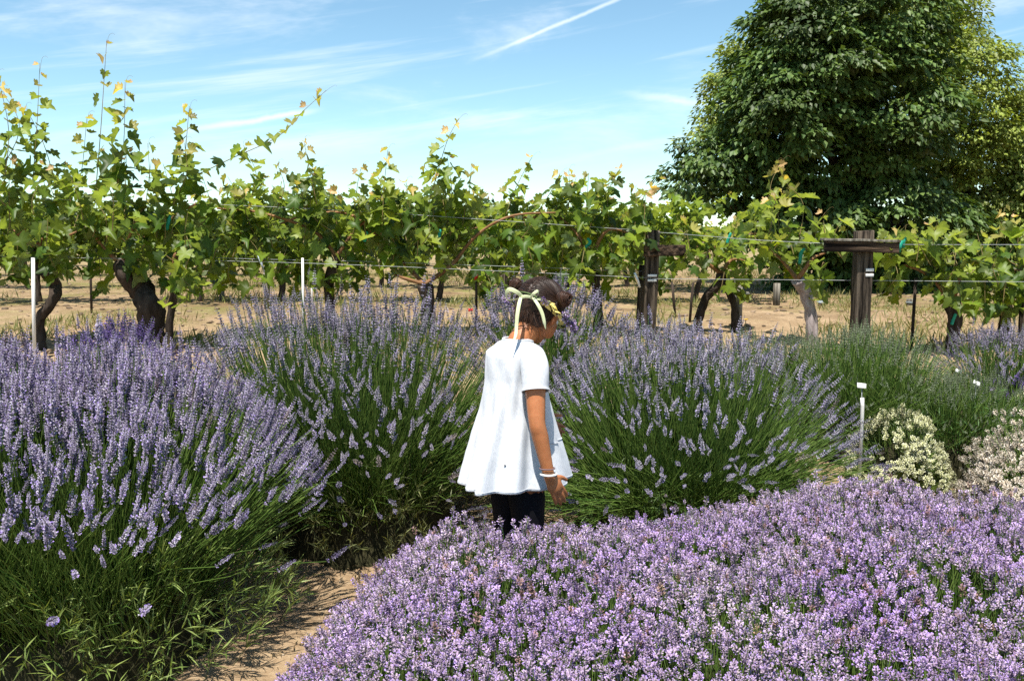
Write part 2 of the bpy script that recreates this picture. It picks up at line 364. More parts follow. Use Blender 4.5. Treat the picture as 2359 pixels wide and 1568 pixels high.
def core_dome(name, c, rx, ry, h, parent, seed, mat='core', sink=0.05):
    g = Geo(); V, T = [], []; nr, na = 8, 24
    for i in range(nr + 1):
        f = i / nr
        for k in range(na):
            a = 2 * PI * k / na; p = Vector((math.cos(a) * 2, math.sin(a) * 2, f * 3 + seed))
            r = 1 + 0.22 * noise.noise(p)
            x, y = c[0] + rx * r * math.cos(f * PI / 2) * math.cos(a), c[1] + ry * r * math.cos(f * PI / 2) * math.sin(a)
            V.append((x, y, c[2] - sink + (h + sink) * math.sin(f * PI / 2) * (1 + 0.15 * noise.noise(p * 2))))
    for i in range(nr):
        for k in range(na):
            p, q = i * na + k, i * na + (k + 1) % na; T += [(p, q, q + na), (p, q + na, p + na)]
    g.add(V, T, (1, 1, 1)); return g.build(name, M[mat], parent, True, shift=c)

def in_frame(P):
    d = P[:, 1] * math.cos(PITCH) - (P[:, 2] - CAM_Z) * math.sin(PITCH)
    u = (P[:, 2] - CAM_Z) * math.cos(PITCH) + P[:, 1] * math.sin(PITCH)
    return (np.abs(P[:, 0] / d) < 0.55) & (np.abs(u / d) < 0.37)

def bush(label, x, y, rbase, rtip, H, n, protos, seed, singles=0, group=None, leafn=2500, leafh=0.45, leafr=0.75, leafc=((0.07, 0.13, 0.03), (0.17, 0.21, 0.08)),
         droop=0.33, lean=(0, 0), cat='lavender', scale=1.0, smax=1.0, ell=1.0, leaf_len=0.05, spk_tint=0.22, stem_r=0.0016, core=True, top_bias=0.62, extra_low=0.0, thin=0.0, fill=1.4, up=0.25, fall=0.0):
    global rng
    rng = np.random.default_rng(seed)
    z0 = float(tz(x, y)); c = np.array([x, y, z0]); root = empty('lavender_bush', c, label, cat, group)
    s = rng.uniform(0, 1, n) ** top_bias * smax; ph = rng.uniform(0, 2 * PI, n)
    if extra_low: k = int(n * extra_low); s[:k] = rng.uniform(0.85, 1.12, k)
    if thin:
        drop = (np.sin(ph) < 0.1) & (s > 0.45) & (rng.uniform(0, 1, n) < thin * np.clip((s - 0.35) * 2.5, 0, 1)); s, ph = s[~drop], ph[~drop]; n = len(s)
    wob = 1 + 0.10 * np.sin(ph * 3 + seed) + 0.06 * np.sin(ph * 7 + seed * 2)
    jit = rng.normal(0, 0.055, n)
    rr = rtip * s * wob * (1 + jit * 0.6)
    tip = np.stack([c[0] + rr * np.cos(ph) + lean[0] * (0.4 + s), c[1] + rr * np.sin(ph) * ell + lean[1] * (0.4 + s), c[2] + H * np.cos(droop * PI * s ** 1.7) * (1 + jit) * (1 + 0.05 * np.sin(ph * 2 + seed))], 1)
    if fall: tip[:, 2] -= fall * H * np.clip((tip[:, 0] - c[0]) / rtip, 0, 1.2) ** 1.4
    tip[:, 2] = np.maximum(tip[:, 2], tz(tip[:, 0], tip[:, 1]) + 0.10)
    b0 = np.stack([c[0] + rbase * np.sqrt(s) * np.cos(ph + rng.normal(0, .3, n)), c[1] + rbase * np.sqrt(s) * np.sin(ph) * ell, c[2] + 0.10 * H + rng.uniform(0, .12, n) * H], 1)
    mid = b0 * 0.5 + tip * 0.5; mid[:, 2] += 0.10 * H * s + rng.normal(0, 0.02, n); mid[:, :2] += rng.normal(0, 0.035, (n, 2))
    g = Geo(); cm = rng.uniform(0, 1, (n, 1)); stems(g, b0, mid, tip, stem_r * 1.25, stem_r * 0.8, 3, G1 * (1 - cm) + G2 * cm)
    if fill:
        q = rng.integers(0, n, int(n * fill)); t = rng.uniform(.5, 1.0, (len(q), 1)); e = b0[q] * (1 - t) + tip[q] * t + rng.normal(0, .035, (len(q), 3)); e[:, 2] = np.maximum(e[:, 2], tz(e[:, 0], e[:, 1]) + .05); m2 = (b0[q] + e) / 2; m2[:, 2] += .05 * H
        cm = rng.uniform(0, 1, (len(q), 1)); stems(g, b0[q] + rng.normal(0, .03, (len(q), 3)) * np.array([[1, 1, 0]]), m2, e, stem_r * 1.5, stem_r * .7, 2, G1 * (1 - cm) + G2 * cm)
    g.build('stalks', M['stalk'], root, kind='stuff', shift=c)
    D = tip - mid; D /= np.linalg.norm(D, axis=1, keepdims=True); D[:, 2] += up; D += rng.normal(0, 0.15, (n, 3))
    R = frames(D, rng.uniform(0, 6.28, n)); sc = rng.uniform(0.55, 1.22, n) * scale; tint = 1 + rng.normal(0, spk_tint, (n, 1)) * np.array([[1, 1, 0.85]]); tint = np.clip(tint, 0.5, 1.6); tint[rng.uniform(0, 1, n) < .06] *= np.array([[.72, .66, .50]])
    which = rng.integers(0, len(protos), n)
    single = np.zeros(n, bool); seen = in_frame(tip)
    if singles:
        d = np.linalg.norm(tip - np.array([0, 0, CAM_Z]), axis=1) - 1.0 * (tip[:, 2] - z0) / H + (~in_frame(tip)) * 100
        single[np.argsort(d)[:singles]] = True
    g = Geo()
    for k, p in enumerate(protos):
        w = (which == k) & ~single & seen; scatter(g, p, R[w], tip[w], sc[w], tint[w])
    for k, p in enumerate(SPK_FAR): w = (which % 2 == k) & ~single & ~seen; scatter(g, p, R[w], tip[w], sc[w], tint[w])
    g.build('flower_spikes', M['flower'], root, kind='stuff', shift=c)
    if singles:
        meshes = [make_mesh('flower_spike', p[0], p[1], M['flower'], p[2]) for p in protos]
        for i in np.nonzero(single)[0]:
            o = link('flower_spike', meshes[which[i]], root)
            o.matrix_local = Matrix.Translation(tip[i] - c) @ Matrix(R[i].tolist()).to_4x4() @ Matrix.Scale(sc[i], 4)
    # leafy base: narrow leaves along short shoots
    if leafn:
        ns = max(1, leafn // 14); s2 = rng.uniform(0.1, 1, ns) ** 0.5; p2 = rng.uniform(0, 2 * PI, ns)
        th = rng.uniform(0.25, 1.0, ns)
        sh = np.stack([c[0] + rtip * leafr * s2 * np.cos(p2), c[1] + rtip * leafr * s2 * np.sin(p2) * ell, c[2] + leafh * H * np.sqrt(np.clip(1.02 - s2 ** 2.6, 0, 1)) * th], 1)
        dirv = np.stack([np.cos(p2) * s2 * 0.9, np.sin(p2) * s2 * 0.9, 0.55 + 0.3 * th], 1) + rng.normal(0, .25, (ns, 3)); dirv /= np.linalg.norm(dirv, axis=1, keepdims=True)
        k = np.repeat(np.arange(ns), 14); m_ = len(k); tt = rng.uniform(0, 1, m_)
        P = sh[k] + dirv[k] * (tt * 0.10)[:, None] + rng.normal(0, 0.004, (m_, 3)); P[:, 2] = np.maximum(P[:, 2], tz(P[:, 0], P[:, 1]) + 0.015)
        Yd = dirv[k] * 0.9 + rng.normal(0, 0.55, (m_, 3)); Rl = frames_yz(Yd, rng.normal(0, 0.5, (m_, 3)) + np.array([[0, 0, 1]]))
        lc = np.array(leafc[0]) * (1 - tt[:, None]) + np.array(leafc[1]) * tt[:, None]; lc = lc * rng.uniform(0.65, 1.3, (m_, 1))
        g = Geo(); scatter(g, BLADE, Rl, P, rng.uniform(0.65, 1.25, m_) * leaf_len, lc)
        stems(g, sh - dirv * 0.08, sh, sh + dirv * 0.10, 0.0016, 0.001, 1, np.array([0.12, 0.13, 0.06]))
        g.build('leafy_base', M['foliage'], root, kind='stuff', shift=c)
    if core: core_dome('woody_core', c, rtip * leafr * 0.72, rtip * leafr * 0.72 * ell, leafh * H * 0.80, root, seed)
    return root

def all_lavender():
    GRP = 'lavender bushes in the garden'
    bush('big bush of pale grey-violet lavender filling the left foreground', -1.47, 3.04, 0.40, 0.75, 0.85, 3300, SPK_A, 101, 300, GRP, 11000, 0.58, 0.94, scale=0.74, fall=.14, extra_low=0.02, droop=0.27, thin=.30, up=.55,
         leafc=((0.07, 0.14, 0.022), (0.26, 0.33, 0.09)), leaf_len=0.055)
    bush('dusky lavender bush with dark hollow base just left of the girl', -0.72, 4.20, 0.34, 0.80, 0.93, 1900, SPK_B, 102, 300, GRP, 7000, 0.50, 0.80,
         leafc=((0.06, 0.08, 0.025), (0.21, 0.225, 0.09)), lean=(-0.05, 0), scale=.80, extra_low=0.20, thin=.25, fill=2.6)
    bush('tall lavender bush directly behind the girl\'s head', 0.16, 5.10, 0.20, 0.46, 0.66, 480, SPK_B, 103, 200, GRP, 2500, 0.5, 0.75, scale=1.0)
    bush('wide domed lavender bush at the girl\'s right with radiating green stalks', 0.74, 4.20, 0.34, 0.77, 0.80, 2300, SPK_D, 104, 300, GRP, 5000, 0.50, 0.78, scale=0.76, extra_low=0.20, droop=0.36, thin=.5, fill=2.4, up=.15,
         leafc=((0.06, 0.13, 0.025), (0.13, 0.21, 0.06)))
    bush('dark purple lavender bush at the back left below the thick vine trunk', -2.08, 5.0, 0.14, 0.36, 0.52, 240, SPK_PURPLE, 105, 100, GRP, 700, 0.5, 0.8)
    bush('sparse lavender bush beneath the vines at the far left edge', -2.75, 4.6, 0.2, 0.45, 0.60, 300, SPK_A, 106, 80, GRP, 1200, 0.5, 0.8)
    bush('green lavender bush in bud behind the white plant stake', 1.84, 5.0, 0.28, 0.50, 0.52, 900, SPK_BUD, 107, 120, GRP, 2600, 0.55, 0.85, leafc=((0.065, 0.14, 0.03), (0.15, 0.24, 0.075)), scale=1.15, stem_r=0.0019)
    bush('dark green rounded lavender bush in bud above the cream cushion', 2.28, 4.82, 0.22, 0.40, 0.40, 620, SPK_BUD, 108, 100, GRP, 2600, 0.8, 0.9, leafc=((0.045, 0.115, 0.025), (0.10, 0.19, 0.055)), stem_r=0.0019)
    bush('faded lavender bush in bud at the far right edge below the vines', 2.74, 5.2, 0.20, 0.42, 0.42, 420, SPK_B, 109, 100, GRP, 1400, 0.5, 0.85, scale=0.75)
    bush('small deep purple lavender tuft near the right edge', 2.62, 5.0, 0.07, 0.13, 0.30, 60, SPK_PURPLE, 110, 40, GRP, 200, 0.5, 0.8, scale=0.8)
    bush('wispy budding lavender bush between the round bush and the thick post', 1.45, 5.25, 0.20, 0.42, 0.38, 420, SPK_BUD, 115, 80, GRP, 1200, 0.5, 0.85, scale=1.1, stem_r=0.0018)

def cushion(label, x, y, R, H, n, protos, seed, ell=1.0, leafc=((0.07, 0.12, 0.04), (0.2, 0.24, 0.1)), group=None, singles=0, spk=1.0):
    """low dense dwarf lavender: flower heads all over a dome"""
    global rng
    rng = np.random.default_rng(seed); c = np.array([x, y, float(tz(x, y))]); root = empty('dwarf_lavender', c, label, 'lavender', group)
    nclump = max(12, n // 28); cz = rng.uniform(0.12, 1, nclump); cp = rng.uniform(0, 2 * PI, nclump)
    k = rng.integers(0, nclump, n); u = np.clip(cz[k] + rng.normal(0, .07, n), 0.05, 1); ph = cp[k] + rng.normal(0, .13, n) / np.sqrt(np.maximum(1.01 - u ** 2, 0.05))
    bulge = 1 + (rng.normal(0, 0.07, nclump))[k] + rng.normal(0, 0.03, n); rr = np.sqrt(1 - u ** 2)
    P = np.stack([c[0] + R * rr * np.cos(ph) * bulge, c[1] + R * ell * rr * np.sin(ph) * bulge, c[2] + H * u * bulge], 1)
    N = np.stack([rr * np.cos(ph), rr * np.sin(ph) / ell, u + 0.55], 1) + rng.normal(0, .22, (n, 3)); N /= np.linalg.norm(N, axis=1, keepdims=True)
    Rm = frames(N, rng.uniform(0, 6.28, n)); w = rng.integers(0, len(protos), n); g = Geo(); sc = rng.uniform(0.75, 1.2, n) * spk; tint = np.clip(1 + rng.normal(0, .15, (n, 1)), .6, 1.4) * np.ones((1, 3))
    single = np.zeros(n, bool)
    if singles: single[np.argsort(P[:, 1] - P[:, 2] + (~in_frame(P)) * 50)[:singles]] = True
    for i, p in enumerate(protos): q = (w == i) & ~single; scatter(g, p, Rm[q], P[q], sc[q], tint[q])
    g.build('flower_heads', M['flower'], root, kind='stuff', shift=c)
    if singles:
        ms = [make_mesh('flower_head', p[0], p[1], M['flower'], p[2]) for p in protos]
        for i in np.nonzero(single)[0]:
            o = link('flower_head', ms[w[i]], root); o.matrix_local = Matrix.Translation(P[i] - c) @ Matrix(Rm[i].tolist()).to_4x4() @ Matrix.Scale(sc[i], 4)
    g = Geo(); stems(g, P - N * 0.12, P - N * .06, P, 0.0014, 0.001, 1, G2 * 1.1)
    m_ = n * 2; q = rng.integers(0, n, m_); Q = P[q] - N[q] * rng.uniform(0.015, .12, (m_, 1)) + rng.normal(0, .006, (m_, 3)); Yd = N[q] + rng.normal(0, .6, (m_, 3))
    t = rng.uniform(0, 1, (m_, 1)); scatter(g, BLADE, frames_yz(Yd, rng.normal(0, 1, (m_, 3)) + np.array([[0, 0, 1]])), Q, rng.uniform(.025, .05, m_), np.array(leafc[0]) * (1 - t) + np.array(leafc[1]) * t)
    g.build('leafy_base', M['foliage'], root, kind='stuff', shift=c)
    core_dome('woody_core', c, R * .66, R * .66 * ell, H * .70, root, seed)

def all_cushions():
    cushion('round cream-white dwarf lavender cushion beside the white plant stake', 1.90, 4.58, 0.23, 0.35, 1700, SPK_WHITE, 201, group='pale dwarf lavender cushions', singles=120)
    cushion('pinkish white dwarf lavender cushion at the right edge by the purple mound', 2.50, 4.22, 0.44, 0.44, 2200, SPK_PINK, 202, group='pale dwarf lavender cushions', singles=150)
    cushion('cream dwarf lavender cushion at the right edge behind the pinkish one', 2.85, 4.75, 0.34, 0.46, 1100, SPK_WHITE, 203, group='pale dwarf lavender cushions')

# the foreground mound
MB = np.array([[-0.66, 1.5], [-0.68, 2.2], [-0.62, 2.55], [-0.56, 2.8], [-0.44, 3.02], [-0.2, 3.10], [0.1, 3.06], [0.35, 3.22], [0.6, 3.42], [0.95, 3.58], [1.35, 3.56], [1.75, 3.42], [2.2, 3.2], [2.6, 2.8], [2.7, 1.5], [1.0, 1.15]])
def mound_d(P):
    """distance inside the mound's outline (negative outside)"""
    A = MB; B = np.roll(MB, -1, 0); best = np.full(len(P), 9.0); inside = np.zeros(len(P), bool)
    for p, q in zip(A, B):
        e = q - p; t = np.clip(((P - p) @ e) / (e @ e), 0, 1); best = np.minimum(best, np.linalg.norm(P - p - t[:, None] * e, axis=1))
        cond = ((p[1] > P[:, 1]) != (q[1] > P[:, 1])) & (P[:, 0] < (q[0] - p[0]) * (P[:, 1] - p[1]) / (q[1] - p[1] + 1e-12) + p[0]); inside ^= cond
    return np.where(inside, best, -best)
def mound_h(P):
    d = np.clip(mound_d(P) / 0.52, 0, 1); h = 0.44 * (1 - (1 - d) ** 2.3)
    lump = np.array([0.050 * noise.noise(Vector((p[0] * 2.4, p[1] * 2.4, 1.7))) + 0.035 * noise.noise(Vector((p[0] * 6.5, p[1] * 6.5, 4.2))) for p in P])
    return h + lump * d + 0.03
def mound():
    global rng
    rng = np.random.default_rng(301)
    root = empty('lavender_mound', (0.9, 2.5, 0), 'broad low mound of bright purple lavender across the right foreground', 'lavender'); c = np.array([0.9, 2.5, 0])
    P = np.stack([rng.uniform(-.75, 2.35, 36000), rng.uniform(1.55, 3.65, 36000)], 1); d = mound_d(P); P = P[d > 0.0]
    patch = np.array([noise.noise(Vector((p[0] * 5, p[1] * 5, 9.1))) for p in P])
    keep = (rng.uniform(0, 1, len(P)) < np.clip(0.86 + 0.9 * patch, 0.15, 1)) & (np.abs(P[:, 0]) < 0.60 * P[:, 1] + 0.25); P = P[keep]; P = P[:13000]
    n = len(P); h = mound_h(P); e = 0.03
    gx = (mound_h(P + [[e, 0]]) - mound_h(P - [[e, 0]])) / (2 * e); gy = (mound_h(P + [[0, e]]) - mound_h(P - [[0, e]])) / (2 * e)
    N = np.stack([-gx * 0.7, -gy * 0.7, np.ones(n)], 1) + rng.normal(0, .24, (n, 3)); N /= np.linalg.norm(N, axis=1, keepdims=True)
    tip = np.column_stack([P, h + rng.normal(0, 0.020, n) + (rng.uniform(0, 1, n) < .06) * rng.uniform(0.0, .05, n)])
    which = rng.integers(0, len(SPK_MOUND), n); sc = rng.uniform(0.50, 0.98, n)
    hue = np.array([noise.noise(Vector((p[0] * 3.1, p[1] * 3.1, 2.2))) for p in P])[:, None]
    tint = np.clip(1 + rng.normal(0, .24, (n, 1)), .45, 1.6) * (np.array([[1.0, 1.0, 1.0]]) + hue * np.array([[-0.06, -0.18, 0.10]]))
    spent = rng.uniform(0, 1, n) < .05; tint[spent] *= np.array([[.75, .62, .38]])
    R = frames(N, rng.uniform(0, 6.28, n)); single = np.zeros(n, bool)
    single[np.argsort(np.linalg.norm(tip - np.array([0, 0, CAM_Z]), axis=1) + (~in_frame(tip)) * 50)[:300]] = True
    g = Geo()
    seen = in_frame(tip)
    for k, p in enumerate(SPK_MOUND): w = (which == k) & ~single & seen; scatter(g, p, R[w], tip[w], sc[w], tint[w])
    far = spike_proto(150, 0.030, 3, 4, 0.0105, 0, calyx=(0.29, 0.215, 0.30), petal=(0.45, 0.315, 0.68), cream=(0.50, 0.41, 0.48), petal_p=0.3); w = ~single & ~seen; scatter(g, far, R[w], tip[w], sc[w], tint[w])
    g.build('flower_heads', M['flower'], root, kind='stuff', shift=c)
    ms = [make_mesh('flower_head', p[0], p[1], M['flower'], p[2]) for p in SPK_MOUND]
    for i in np.nonzero(single)[0]:
        o = link('flower_head', ms[which[i]], root); o.matrix_local = Matrix.Translation(tip[i] - c) @ Matrix(R[i].tolist()).to_4x4() @ Matrix.Scale(sc[i], 4)
    g = Geo(); b0 = tip - N * 0.10; b0[:, 2] -= 0.07; cm = rng.uniform(0, 1, (n, 1))
    stems(g, b0, tip - N * 0.07, tip, 0.0015, 0.0011, 1, G1 * (1 - cm) + G2 * cm); g.build('stalks', M['stalk'], root, kind='stuff', shift=c)
    m_ = 14000; q = rng.integers(0, n, m_); Q = tip[q] - np.array([[0, 0, 1]]) * rng.uniform(.05, .16, (m_, 1)) + rng.normal(0, .012, (m_, 3)); Q[:, 2] = np.maximum(Q[:, 2], .012)
    Yd = N[q] + rng.normal(0, .5, (m_, 3)); t = rng.uniform(0, 1, (m_, 1))
    g = Geo(); scatter(g, BLADE, frames_yz(Yd, rng.normal(0, 1, (m_, 3)) + np.array([[0, 0, 1]])), Q, rng.uniform(.03, .055, m_), np.array([[.05, .09, .03]]) * (1 - t) + np.array([[.14, .18, .08]]) * t)
    g.build('leafy_base', M['foliage'], root, kind='stuff', shift=c)
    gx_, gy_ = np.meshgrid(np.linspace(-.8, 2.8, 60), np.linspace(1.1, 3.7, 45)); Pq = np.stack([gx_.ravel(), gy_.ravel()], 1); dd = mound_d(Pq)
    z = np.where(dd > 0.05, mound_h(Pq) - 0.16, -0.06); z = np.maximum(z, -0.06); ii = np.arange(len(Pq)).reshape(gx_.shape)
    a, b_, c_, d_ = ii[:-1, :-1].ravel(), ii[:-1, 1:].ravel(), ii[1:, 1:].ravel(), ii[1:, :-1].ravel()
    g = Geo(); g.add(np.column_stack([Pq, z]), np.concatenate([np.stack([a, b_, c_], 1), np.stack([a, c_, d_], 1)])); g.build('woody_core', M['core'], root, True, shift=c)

# ------------------------------------------------------------------ grapevines
def grape_leaf(seed, col, size=1.0, cup=0.2):
    r = np.random.default_rng(seed)
    half = [(.10, -.17), (.30, -.26), (.44, -.14), (.36, -.02), (.56, .10), (.52, .24), (.37, .24), (.46, .46), (.34, .52), (.20, .48), (.13, .68)]
    pts = [(0.0, -.02)] + half + [(0, .84)] + [(-x, y) for x, y in half[::-1]]
    pts = np.array(pts) * r.uniform(.92, 1.08, (len(pts), 2)); ctr = np.array([[0, .18]])
    V2 = np.concatenate([ctr, pts]); wave = r.uniform(0, 6.28, 2)
    z = cup * np.abs(V2[:, 0]) - (0.15 + 0.45 * abs(cup)) * V2[:, 1] ** 2 * (1 if seed % 3 else -.4) + .07 * np.sin(V2[:, 0] * 7 + wave[0]) * (np.abs(V2[:, 1] - .18) + .2) + .05 * np.sin(V2[:, 1] * 8 + wave[1])
    V = np.column_stack([V2, z]) * size; n = len(pts)
    T = [(0, 1 + (k + 1) % n, 1 + k) for k in range(n)]; T = [(a, c, b) for a, b, c in T]
    C = np.tile(np.array(col), (n + 1, 1)) * r.uniform(.88, 1.12, (n + 1, 1)); C[0] *= 1.25
    return V, np.array(T), C
LEAF = [grape_leaf(i, c, 1.0, cu) for i, (c, cu) in enumerate([((.090, .145, .013), .30), ((.135, .190, .018), .12), ((.050, .095, .013), -.35), ((.190, .235, .028), .45), ((.105, .160, .016), .65), ((.060, .110, .014), .95), ((.145, .195, .02), -.15), ((.12, .176, .016), .80)])]
YOUNG = [grape_leaf(50 + i, c, 1.0, cu) for i, (c, cu) in enumerate([((.20, .24, .04), .5), ((.28, .26, .07), .7), ((.17, .23, .035), .3)])]
TIP = [grape_leaf(60 + i, c, 1.0, .9) for i, c in enumerate([(.50, .33, .16), (.45, .34, .12)])]
LEAF_ME = {id(p): make_mesh('grape_leaf', *p[:2], M['leaf'], p[2]) for p in LEAF + YOUNG + TIP}

def shoot_leaves(path, r, size, young_frac, density, out, hang=0.35):
    """leaves along a shoot: appended to out as (proto, position, Yd, Zd, size)"""
    seg = np.linalg.norm(np.diff(path, axis=0), axis=1); L = seg.sum(); cum = np.concatenate([[0], np.cumsum(seg)])
    n = max(2, int(L / density)); side = r.uniform(0, 6.28)
    for k in range(n):
        f = (k + 0.6) / n; p = np.array([np.interp(f * L, cum, path[:, j]) for j in range(3)])
        side += 2.6 + r.normal(0, .4); o = np.array([math.cos(side), math.sin(side), 0])
        young = f > 1 - young_frac
        s = size * (1 - .62 * max(0, (f - (1 - young_frac)) / max(young_frac, 1e-3))) * r.uniform(.75, 1.2) if young_frac > 0 else size * r.uniform(.7, 1.2)
        pr = LEAF[r.integers(len(LEAF))]
        if young: pr = TIP[r.integers(len(TIP))] if f > 1 - young_frac * .35 else YOUNG[r.integers(len(YOUNG))]
        Yd = o * r.uniform(.6, 1.1) + np.array([0, 0, -hang * r.uniform(.2, 2.0)]) + r.normal(0, .2, 3)
        Zd = np.array([0, 0, 1.0]) * r.uniform(.4, 1.2) + o * r.uniform(0, .8) + np.array([0, -0.35, 0]) + r.normal(0, .35, 3)
        out.append((pr, p + o * s * .35 + np.array([0, 0, .01]), Yd, Zd, s))

def grapevine(label, trunk_px, Y, trunk_r, canopy, nshoot, seed, shoots=(), canes=(), pale=False, group='grapevines in the nearest row', leaf=0.108, leg=None, low=0.46, hi=1.45):
    """trunk_px: photo points from foot to head; canopy: (x0, x1, ytop, ybottom) photo points at depth Y"""
    r = np.random.default_rng(seed)
    foot = at(*trunk_px[0], Y); foot.z = float(tz(foot.x, foot.y)) - 0.03; f = np.array(foot)
    root = empty('grapevine', foot, label, 'grapevine', group)
    P = [foot] + [at(px, py, Y + r.uniform(-.05, .05)) for px, py in trunk_px[1:]]
    if len(trunk_px) and (at(*trunk_px[0], Y).z - foot.z) > 0.04: P.insert(1, at(*trunk_px[0], Y))
    Q = catmull([tuple(p) for p in P], 6); g = Geo(); tube(g, Q, resample_r(trunk_r, len(Q)), 11, .45); head = Q[-1]
    if leg is not None:
        L2 = [at(*leg[0], Y)] + [at(px, py, Y) for px, py in leg[1:]]; L2[0].z = float(tz(L2[0].x, L2[0].y)) - .03; Q2 = catmull([tuple(p) for p in L2], 6); tube(g, Q2, resample_r([trunk_r[0] * .8, trunk_r[-1] * .7], len(Q2)), 9, .45)
    g.build('trunk', M['pale_bark' if pale else 'bark'], root, True, shift=f)
    x0, x1, yt, yb = canopy; zt_, zb = at(x0, yt, Y).z, at(x0, yb, Y).z; X0, X1 = at(x0, yt, Y).x, at(x1, yt, Y).x
    zc = zb + (zt_ - zb) * .52; out = []
    # arms / canes
    arms = [[tuple(head)] + [tuple(at(px, py, Y + r.uniform(-.12, .12))) for px, py in cn] for cn in canes] if canes else \
        [[tuple(head), ((head[0] * .55 + xe * .45), Y + r.uniform(-.1, .1), (head[2] + zc) / 2 + .05), (xe, Y + r.uniform(-.15, .15), zc)] for xe in (X0 + .12, X1 - .12)]
    for cn in arms:
        q = catmull(cn, 5); g = Geo(); tube(g, q, np.linspace(.016, .006, len(q)), 6, .25); g.build('cane', M['cane'], root, True, shift=f)
    gs = Geo()
    def grow(path, size, young, dens, rad, hang=.35):
        tube(gs, path, np.linspace(rad, rad * .35, len(path)), 4, 0, cap=False); shoot_leaves(path, r, size, young, dens * .62, out, hang)
    for k in range(nshoot):
        x = X0 + (X1 - X0) * (k + r.uniform(0, 1)) / nshoot; y = Y + r.normal(0, .16); dn = r.random() < low
        L = (zt_ - zc) * r.uniform(.3, hi) if not dn else (zc - zb) * r.uniform(.6, 1.05)
        dv = np.array([r.normal(0, .25), r.normal(0, .25), 1 if not dn else -1]) * L; s0 = np.array([x, y, zc + r.normal(0, .05)])
        grow(catmull([s0, s0 + dv * .5 + r.normal(0, .04, 3), s0 + dv], 4), leaf, .16 if not dn else 0.0, .072 if not dn else .064, .0035, .35 if not dn else .6)
    for path, size, young, dens in shoots:
        yy = Y + r.uniform(-.15, .15); q = catmull([tuple(at(px, py, yy + r.uniform(-.03, .03))) for px, py in path], 5); grow(q, size, young, dens, .0034, .3)
        e = q[-1]; d = q[-1] - q[-2]; d /= np.linalg.norm(d)                                     # a curling tendril at the tip
        tube(gs, catmull([q[-2], e + d * .02 + np.array([.012, 0, .004]), e + d * .03 + np.array([.035, 0, .012]), e + d * .025 + np.array([.05, 0, .008])], 4), .0008, 3, 0, cap=False)
    if gs.n: gs.build('shoots', M['shoot'], root, True, kind='stuff', shift=f)
    n = len(out); P = np.array([o[1] for o in out]); R = frames_yz(np.array([o[2] for o in out]), np.array([o[3] for o in out]))
    order = np.argsort(P[:, 1] + (~in_frame(P)) * 40); first = set(order[:300].tolist()); rest = {}
    for i in range(n):
        pr, p, _, _, s = out[i]
        if i in first:
            o = link('leaf', LEAF_ME[id(pr)], root); o.matrix_local = Matrix.Translation(p - f) @ Matrix(R[i].tolist()).to_4x4() @ Matrix.Scale(s, 4)
        else: rest.setdefault(id(pr), (pr, []))[1].append(i)
    if rest:
        g = Geo()
        for pr, idx in rest.values(): scatter(g, pr, R[idx], P[idx], np.array([out[i][4] for i in idx]), r.uniform(.7, 1.3, (len(idx), 1)) * np.ones((1, 3)))
        g.build('foliage', M['leaf'], root, kind='stuff', shift=f)
    return n

